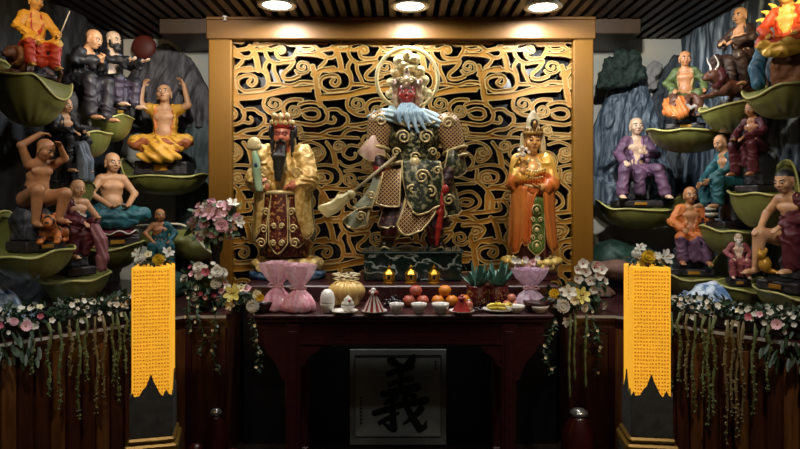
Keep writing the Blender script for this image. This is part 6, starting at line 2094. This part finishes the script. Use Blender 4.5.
# pink net bags
def bag(label, x, Y, w, h, m_low, m_top, seed):
    c = P(x, 0, Y); c.z = TOP + .001
    s_ = Y / F; r = w * s_ / 2; H = h * s_
    t = thing('gift_bag', label, 'gift bag', c, group='tied gift bags')
    ru = lambda a, z: 1 + .10 * math.sin(7 * a + seed) + .05 * math.sin(13 * a + 2 * seed + z * 30)
    mb = MB(); mb.lathe([(r * .8, 0), (r * 1.05, H * .05), (r * 1.0, H * .18), (r * .72, H * .33), (r * .38, H * .44), (r * .22, H * .50)], 48, 0, mod=ru); mb.build('pouch', m_low, t)
    mb = MB(); ru2 = lambda a, z: 1 + .22 * math.sin(6 * a + seed) + .12 * math.sin(11 * a + seed * 3)
    mb.lathe([(r * .20, H * .50), (r * .5, H * .62), (r * .8, H * .78), (r * 1.0, H * .97)], 48, 0, mod=ru2, cap=False); mb.lathe([(r * .10, H * .5), (r * .3, H * .7), (r * .6, H * 1.0)], 48, 0, mod=ru2, cap=False)
    mb.build('gathered_top', m_top, t)
    mb = MB(); mb.tube([(r * .25 * math.cos(i * PI / 8), r * .25 * math.sin(i * PI / 8), H * .5) for i in range(16)], .006, 6, closed=True)
    for q in (-1, 1): mb.tube(catmull([(0, -r * .25, H * .5), (q * r * .35, -r * .4, H * .56), (q * r * .5, -r * .4, H * .49), (0, -r * .27, H * .5)], 5), .005, 6)
    mb.build('ribbon', M_pf, t)


bag('pink gift bag with a gathered net top, nearest the yellow lily bouquet', 277, 3.70, 29, 49, M_pinkwrap, M_pinknet, .3)
bag('pink gift bag with a gathered net top, beside the white lidded cup', 299, 3.66, 31, 48, M_pinkwrap, M_pinknet, 1.9)
bag('lilac gift bag under the lady statue', 530, 3.78, 30, 40, M_lilac, M_lilac, 2.7)

cup('white lidded cup with a domed top beside the pink bags', 327.5, 313, 3.62, 15, 10, None, True)
# round gilt bundle with ribbon curls
c = P(346.5, 0, 3.90); c.z = TOP + .001
t = thing('gift_drum', 'round yellow gift bundle topped with curly ribbons, behind the white bun plate', 'gift', c)
d = SDF(.005, .02); d.el((0, 0, .082), (.118, .09, .072)); d.bx((0, 0, .02), (.08, .06, .02), .015)
d.obj('bundle', [mat('bundle_yellow', 'BE9A50', .35, .1, 'CDB070', 8)], t, disp=lambda p, m: .003 * np.cos(np.arctan2(p[..., 1], p[..., 0]) * 14), clip=.0)
for q in range(4):
    x0 = -.06 + q * .04
    pts = [(x0 + .016 * math.cos(i * .8 + q) * (1 + i * .05), -.02 + .014 * math.sin(i * .8), .148 + i * .0035) for i in range(16)]
    mb = MB(); mb.tube(pts, .005, 6); mb.build('ribbon_curl', mat('ribbon_cream', 'D8CCA4', .35, .1), t)
# plates and what lies on them
c = plate('white plate holding a small white swirled bun bowl', 344.5, 3.60, 27)
t = thing('bun', 'white swirled bun with a pink dot in a small bowl', 'food', c + Vector((0.02, 0, .010)))
mb = MB(); mb.lathe([(.022, 0), (.036, .02), (.042, .034), (.036, .034), (1e-5, .03)], 24); mb.build('bowl', M_china, t)
mb = MB(); mb.lathe([(.036, .035), (.034, .05), (.022, .062), (.024, .07), (.012, .082), (1e-5, .096)], 24, mod=lambda a, z: 1 + .12 * math.sin(5 * a + z * 90)); mb.build('swirl', M_wf, t)
mb = MB(); mb.ball((.012, -.024, .066), .008); o = mb.build('dot', M_rf, t)
stripe = mat('candy_red', '8E2A2A', .4); 


def fan(label, c, h, r, m1, m2):
    t = thing('striped_candy', label, 'food', c)
    mb = MB(); n = 20
    for k in range(n):
        a0, a1 = 2 * PI * k / n, 2 * PI * (k + 1) / n
        am = (a0 + a1) / 2
        vs = [(r * math.cos(a0), r * .8 * math.sin(a0), 0), (r * 1.12 * math.cos(am), r * .9 * math.sin(am), 0), (r * math.cos(a1), r * .8 * math.sin(a1), 0), (r * .22 * math.cos(a1), r * .22 * math.sin(a1), h * .75), (r * .24 * math.cos(am), r * .24 * math.sin(am), h * .75), (r * .22 * math.cos(a0), r * .22 * math.sin(a0), h * .75)]
        mb.add(vs, [(0, 1, 4, 5), (1, 2, 3, 4)], k % 2)
    mb.add([(r * math.cos(2 * PI * k / n), r * .8 * math.sin(2 * PI * k / n), 0) for k in range(n)], [list(range(n))[::-1]])
    mb.build('pleated_cone', [m1, m2], t)
    mb = MB()
    for k in range(7):
        a = 2 * PI * k / 7; mb.ball((r * .3 * math.cos(a), r * .3 * math.sin(a), h * .80), (r * .2, r * .2, h * .09), k % 2, 10)
    mb.ball((0, 0, h * .9), (r * .26, r * .26, h * .12), 1, 10)
    mb.build('frilled_tip', [m1, m2], t)


c = plate('white plate holding a red and white pleated candy cone', 374.5, 3.60, 26)
fan('red and white pleated candy cone on its plate, left of the row of cups', c + Vector((-.006, 0, .0095)), .135, .062, stripe, M_china)
c = plate('white plate holding a plain red cone, right of the row of cups', 461.5, 3.60, 26)
fan('deep red pleated cone on its plate, beside the oranges', c + Vector((0, 0, .0095)), .095, .05, mat('candy_deep', '9A2418', .4), stripe)
t = thing('pink_slice', 'small pink sweet beside the deep red cone', 'food', c + Vector((.045, .012, .016)))
mb = MB(); mb.lathe([(.016, 0), (.024, .012), (.022, .04), (.010, .052), (1e-5, .054)], 18); mb.build('piece', M_apple, t)
mb = MB(); mb.ball((0, 0, .056), .007); mb.build('tip', M_wf, t)
for x, w, lab in ((396.5, 15, 'white tea cup in front of the dark grapes'), (419, 16, 'white tea cup in front of the stacked peaches'), (440.5, 18, 'white tea cup in front of the stacked oranges')):
    cup(lab, x, 313, 3.60, w, 10, 'row of open tea cups')


def fruit(name, label, c, r, m, group, squash=.92, stem=True):
    t = thing(name, label, 'fruit', c, group=group)
    mb = MB(); n = 14
    mb.lathe([(max(1e-5, r * math.sin(PI * i / n) * (1 + .03 * math.sin(PI * i / n))), -r * squash * math.cos(PI * i / n) * (1 - .18 * (i > n - 2))) for i in range(n + 1)], 22); mb.build('flesh', m, t)
    if stem: mb = MB(); mb.tube([(0, 0, r * squash * .80), (.003, 0, r * squash * 1.04)], .0025, 6); mb.build('stem', M_stem, t)


def stack(name, items, r, Y, m, group, labs):
    for (x, lv, dy), lab in zip(items, labs):
        c = P(x, 0, Y + dy); c.z = TOP + .002 + r * .92 + lv * r * 1.52
        fruit(name, lab, c, r, m, group)


stack('peach', ((409, 0, 0), (422.5, 0, 0), (415.8, 0, .066), (415.8, 1, .022)), .0385, 3.82, M_peach, 'stacked red peaches',
      ('red peach low in the stack, next to the grapes', 'red peach low in the stack, next to the oranges', 'red peach at the back of the stack', 'red peach on top of the stack'))
stack('orange', ((438, 0, 0), (451.5, 0, 0), (444.8, 0, .066), (444.8, 1, .022), (464, 0, .03)), .0385, 3.82, M_orange, 'stacked oranges',
      ('orange low in the stack, next to the peaches', 'orange low in the stack, second from the peaches', 'orange at the back of the stack', 'orange on top of the stack', 'orange set apart beside the red planter'))


def grapes(label, x, Y, n, r, m, w, h):
    c = P(x, 0, Y); c.z = TOP + .001
    t = thing('grape_bunch', label, 'fruit', c)
    mb = MB()
    for _ in range(n):
        a = fr.uniform(0, 2 * PI); q = math.sqrt(fr.random()); z = fr.random() * (1 - q * .7)
        mb.ball((w * q * math.cos(a), w * .8 * q * math.sin(a), r + z * h), r * fr.uniform(.85, 1.1), 0, 9)
    mb.build('berries', m, t)
    mb = MB(); mb.tube(catmull([(0, 0, h * .5), (.01, 0, h + .03), (.035, 0, h + .05)], 4), .003, 6); mb.tube(catmull([(0, 0, h * .5), (-.015, 0, h + .02), (-.02, 0, h + .035)], 4), .003, 6); mb.build('stalk', M_stem, t)


grapes('dark grape bunch with a bent stalk behind the first tea cup', 393.5, 3.80, 60, .0105, M_grape, .055, .075)
grapes('small dark grape heap before the red planters', 479, 3.62, 26, .0085, M_grape, .032, .026)
c = plate('white plate holding yellow star fruits before the red planters', 499, 3.66, 34)
for k, (dx, dy, rz, lab) in enumerate(((-.035, -.01, .3, 'yellow star fruit at the grape side of its plate'), (.02, -.02, -.4, 'yellow star fruit in the middle of its plate'), (.06, .01, .9, 'yellow star fruit at the lilac bag side of its plate'), (0, .03, 1.6, 'yellow star fruit resting at the back of its plate'))):
    t = thing('star_fruit', lab, 'fruit', c + Vector((dx, dy, .031)), rz, group='star fruits on the plate')
    mb = MB(); n = 40
    mb.lathe([(1e-5, -.042), (.012, -.036), (.021, -.015), (.022, .01), (.014, .034), (1e-5, .042)], n, 0, Matrix.Rotation(PI / 2, 4, 'Y'), mod=lambda a, z: .68 + .32 * math.cos(5 * a)); mb.build('flesh', M_banana, t)
    mb = MB(); mb.tube([(-.042, 0, 0), (-.052, 0, .002)], .003, 6); mb.build('stem', M_stem, t)
# red planters with bluish leaves
M_pot = mat('pot_red', '6A1A1C', .3, 0, '4A1014', 14, coat=.3); M_spot = mat('pot_gold', 'B08A4A', .4, .3)
M_succ = mat('succulent', '2E5448', .45, 0, '4A7464', 12)
for x, lab in ((477, 'red speckled planter with spiky blue green leaves, next to the oranges'), (498, 'red speckled planter with spiky blue green leaves, next to the lilac bag')):
    c = P(x, 0, 3.88); c.z = TOP + .001
    t = thing('planter', lab, 'planter', c, group='red planters on the table')
    mb = MB(); mb.lathe([(.045, 0), (.055, .01), (.062, .06), (.064, .105), (.067, .112), (.067, .122), (.058, .122), (.056, .11), (1e-5, .108)], 30); o = mb.build('pot', M_pot, t)
    mb = MB()
    for k in range(44):
        a = fr.uniform(PI, 2 * PI); z = fr.uniform(.02, .1); rr = .0555 + .075 * z * (1 if z < .1 else 0)
        mb.ball((rr * math.cos(a), rr * math.sin(a), z), (.005, .005, .005), 0, 6)
    mb.build('speckle', M_spot, o)
    mb = MB()
    for k in range(40):
        a = fr.uniform(0, 2 * PI); el_ = fr.uniform(.5, 1.45)
        M = Matrix.Translation((.025 * math.cos(a), .025 * math.sin(a), .11)) @ Matrix.Rotation(a, 4, 'Z') @ Matrix.Rotation(-el_, 4, 'Y')
        add_petal(mb, M, fr.uniform(.09, .17), .013, fr.uniform(-.4, .3), 0)
    mb.build('foliage', M_succ, t)
# rosy fruits with blossoms and the small bowls at the orchid end
for k, (x, lv, dy, lab) in enumerate(((507, 0, 0, 'rosy apple beside the planter, lower of three'), (516, 0, 0, 'rosy apple beside the lilac bag, lower of three'), (511.5, 1, .01, 'rosy apple on top of the other two'))):
    c = P(x, 0, 3.76 + dy); c.z = TOP + .002 + .025 + lv * .038
    fruit('apple', lab, c, .026, M_apple, 'rosy apples by the lilac bag')
cup('shallow pale bowl in front of the rosy apples', 515, 313, 3.63, 20, 7, 'shallow bowls at the orchid end')
cup('shallow pale bowl in front of the lilac bag', 539, 313, 3.63, 20, 7, 'shallow bowls at the orchid end')

t = thing('blossom_spray', 'pale pink and white blossoms on slim stems behind the lilac bag', 'flowers', (P(531, 0, 3.90).x, 3.90, TOP + .001))
mb = MB(); mb.lathe([(.03, 0), (.034, .05), (.026, .10), (.03, .12)], 18); mb.build('vase', M_pot, t)
for k in range(13):
    p = Vector((fr.uniform(-.11, .11), fr.uniform(-.03, .02), fr.uniform(.20, .29)))
    mb = MB(); mb.tube(catmull([(0, 0, .10), (p.x * .4, 0, .17), tuple(p)], 4), .0025, 5); st_ = mb.build('stem', M_vine, t)
    link('blossom', FL['bl_w' if k % 2 else 'bl_p'], st_, p, facing((fr.uniform(-.5, .5), -1, .4)), fr.uniform(.02, .03))
# three small gilt pagoda lamps in front of the marble block
for x, lab in ((389, 'leftmost of three small gilt pagoda lamps before the marble block'), (411, 'middle one of three small gilt pagoda lamps before the marble block'), (434, 'rightmost of three small gilt pagoda lamps before the marble block')):
    c = P(x, 0, 4.19); c.z = ALT + .001
    t = thing('pagoda_lamp', lab, 'small lamp', c, group='gilt pagoda lamps')
    mb = MB(); mb.lathe([(.040, 0), (.040, .008), (.03, .014), (.034, .02)], 6, smooth=False); mb.build('foot', GOLD, t)
    mb = MB(); mb.lathe([(.030, .02), (.034, .05), (.032, .064)], 6, smooth=False)
    for k in range(6):
        a = PI / 3 * k; mb.tube([(.033 * math.cos(a), .033 * math.sin(a), .02), (.036 * math.cos(a), .036 * math.sin(a), .066)], .004, 6)
    mb.build('chamber', mat('pagoda_gold', 'D0A23C', .3, .5, 'E0B654', 10), t)
    mb = MB(); mb.ball((0, -.0295, .042), (.009, .006, .014)); mb.build('window_recess', INK, t)
    mb = MB(); mb.lathe([(.045, .064), (.040, .07), (.024, .084), (.012, .094), (.010, .10)], 6, smooth=False); mb.lathe([(.010, .10), (.014, .106), (.006, .116), (1e-5, .128)], 10); mb.build('roof', GOLD, t)

# dark red lacquer jars on the floor either side
M_jar = mat('jar_red', '3E0A0C', .35, 0, '2A0607', 8, coat=.2); M_silver = mat('silver_cap', 'A8A8A4', .25, .8)
for x, y, Y, r, h, lab, cap in ((196, 440, 4.02 - .45, .085, .17, 'squat dark red jar on the floor by the left lamp', False), (216, 420, 3.66, .07, .34, 'taller dark red jar with a silver cap on the floor, left of the table', True), (232, 440, 3.52, .075, .16, 'squat dark red jar on the floor close to the table leg', False),
                                (579, 420, 3.60, .105, .36, 'rounded dark red jar on the floor, right of the table', True)):
    c = P(x, y, Y); c.z = .001
    t = thing('lacquer_jar', lab, 'jar', c, group='dark red jars on the floor')
    mb = MB(); mb.lathe([(r * .6, 0), (r * .9, h * .12), (r, h * .4), (r * .9, h * .75), (r * .5, h * .95), (r * .45, h)], 28); mb.build('body', M_jar, t)
    mb = MB(); mb.lathe([(r * .5, h), (r * .5, h + .02), (r * .3, h + .035), (1e-5, h + .04)], 20); o = mb.build('cap', M_silver if cap else M_jar, t)
    if cap: o['label'] = 'silver cap'
# ================================================================== camera and light
cam_d = bpy.data.cameras.new('camera'); cam = bpy.data.objects.new('camera', cam_d); COL.objects.link(cam)
cam.location = (0, 0, EYE); cam.rotation_euler = (PI / 2, 0, 0)
cam_d.sensor_width = 36; cam_d.lens = 36 * F / 800; cam_d.shift_y = -(224.5 - HOR) / 800
cam_d.clip_start = .05
scene.camera = cam
scene.view_settings.view_transform = 'Standard'; scene.view_settings.look = 'None'; scene.view_settings.gamma = 1; scene.view_settings.use_curve_mapping = False
scene.view_settings.exposure = 0.0
w = bpy.data.worlds.new('world'); scene.world = w; w.use_nodes = True
w.node_tree.nodes['Background'].inputs[0].default_value = (.5, .42, .36, 1); w.node_tree.nodes['Background'].inputs[1].default_value = .024


def spot(name, loc, target, watts, col, deg, blend=.6, r=.05):
    d = bpy.data.lights.new(name, 'SPOT'); d.energy = watts; d.color = col; d.spot_size = math.radians(deg); d.spot_blend = blend; d.shadow_soft_size = r
    o = bpy.data.objects.new(name, d); COL.objects.link(o); o.location = loc
    o.rotation_euler = (Vector(target) - Vector(loc)).to_track_quat('-Z', 'Y').to_euler()
    return o


for (px, py) in LIGHT_PX:
    Yl = (CEIL - EYE) * F / (HOR - py); c = P(px, py, Yl)
    spot('downlight_beam', (c.x, Yl, CEIL - .02), (c.x, Yl + .12, 1.0), 62, (.90, .94, 1.0), 172, .2, .07)
WARM = (1, .80, .58)
spot('unseen_spot', (-.78, 3.3, 2.98), (-.83, 4.52, 1.6), 85, WARM, 34, .7)
spot('unseen_spot', (.08, 3.3, 2.98), (.06, 4.52, 1.85), 78, (1, .88, .74), 40, .7)
spot('unseen_spot', (.93, 3.3, 2.98), (.95, 4.52, 1.6), 100, WARM, 34, .7)
spot('unseen_spot', (-.9, 3.0, 2.95), (-2.1, 4.1, 1.9), 34, (1, .84, .66), 62, .8)
spot('unseen_spot', (.9, 3.0, 2.95), (2.1, 4.2, 1.9), 58, (1, .86, .70), 62, .8)
spot('unseen_spot', (-1.2, 3.3, 2.95), (-2.0, 5.4, 2.2), 130, (1, .93, .84), 70, .7)
spot('unseen_spot', (1.2, 3.3, 2.95), (2.0, 5.4, 2.2), 165, (.98, .96, .92), 70, .7)
spot('unseen_spot', (-1.75, 2.75, 2.98), (-2.25, 3.75, 2.75), 40, (1, .72, .40), 55, .7)
spot('unseen_spot', (1.75, 2.75, 2.98), (2.3, 3.55, 2.8), 100, (1, .80, .50), 50, .7)
spot('unseen_spot', (0, 2.6, 2.98), (0, 3.75, 1.0), 40, (1, .88, .76), 52, .8)
for x, e in ((-1.35, 95), (1.35, 110)):
    spot('room_fill_spot', (x, 1.9, 2.98), (x * 1.25, 3.3, 1.0), e, (1, .93, .84), 60, .8, .08)  # unseen spots added as front fill for flowers and cabinets
spot('room_fill_spot', (0, 1.6, 2.98), (0, 3.6, .9), 26, (1, .92, .82), 80, .8, .08)  # added centre fill, no fixture in view
for x, e in ((-.85, 75), (0, 85), (.85, 75)):
    spot('table_fill_spot', (x, 3.72, 2.98), (x, 3.78, .95), e, (1, .95, .88), 46, .6, .06)  # unseen spots added above the table to brighten the offerings
spot('unseen_spot', (-.4, 0, 2.98), (-2.08, 3.42, 1.0), 80, (.86, .92, 1.0), 15, .6, .04)  # unseen narrow spot added to brighten the left waves
spot('unseen_spot', (.4, 0, 2.98), (1.92, 3.95, 1.04), 60, (.9, .95, 1.0), 13, .6, .04)  # same kind of added spot for the right waves
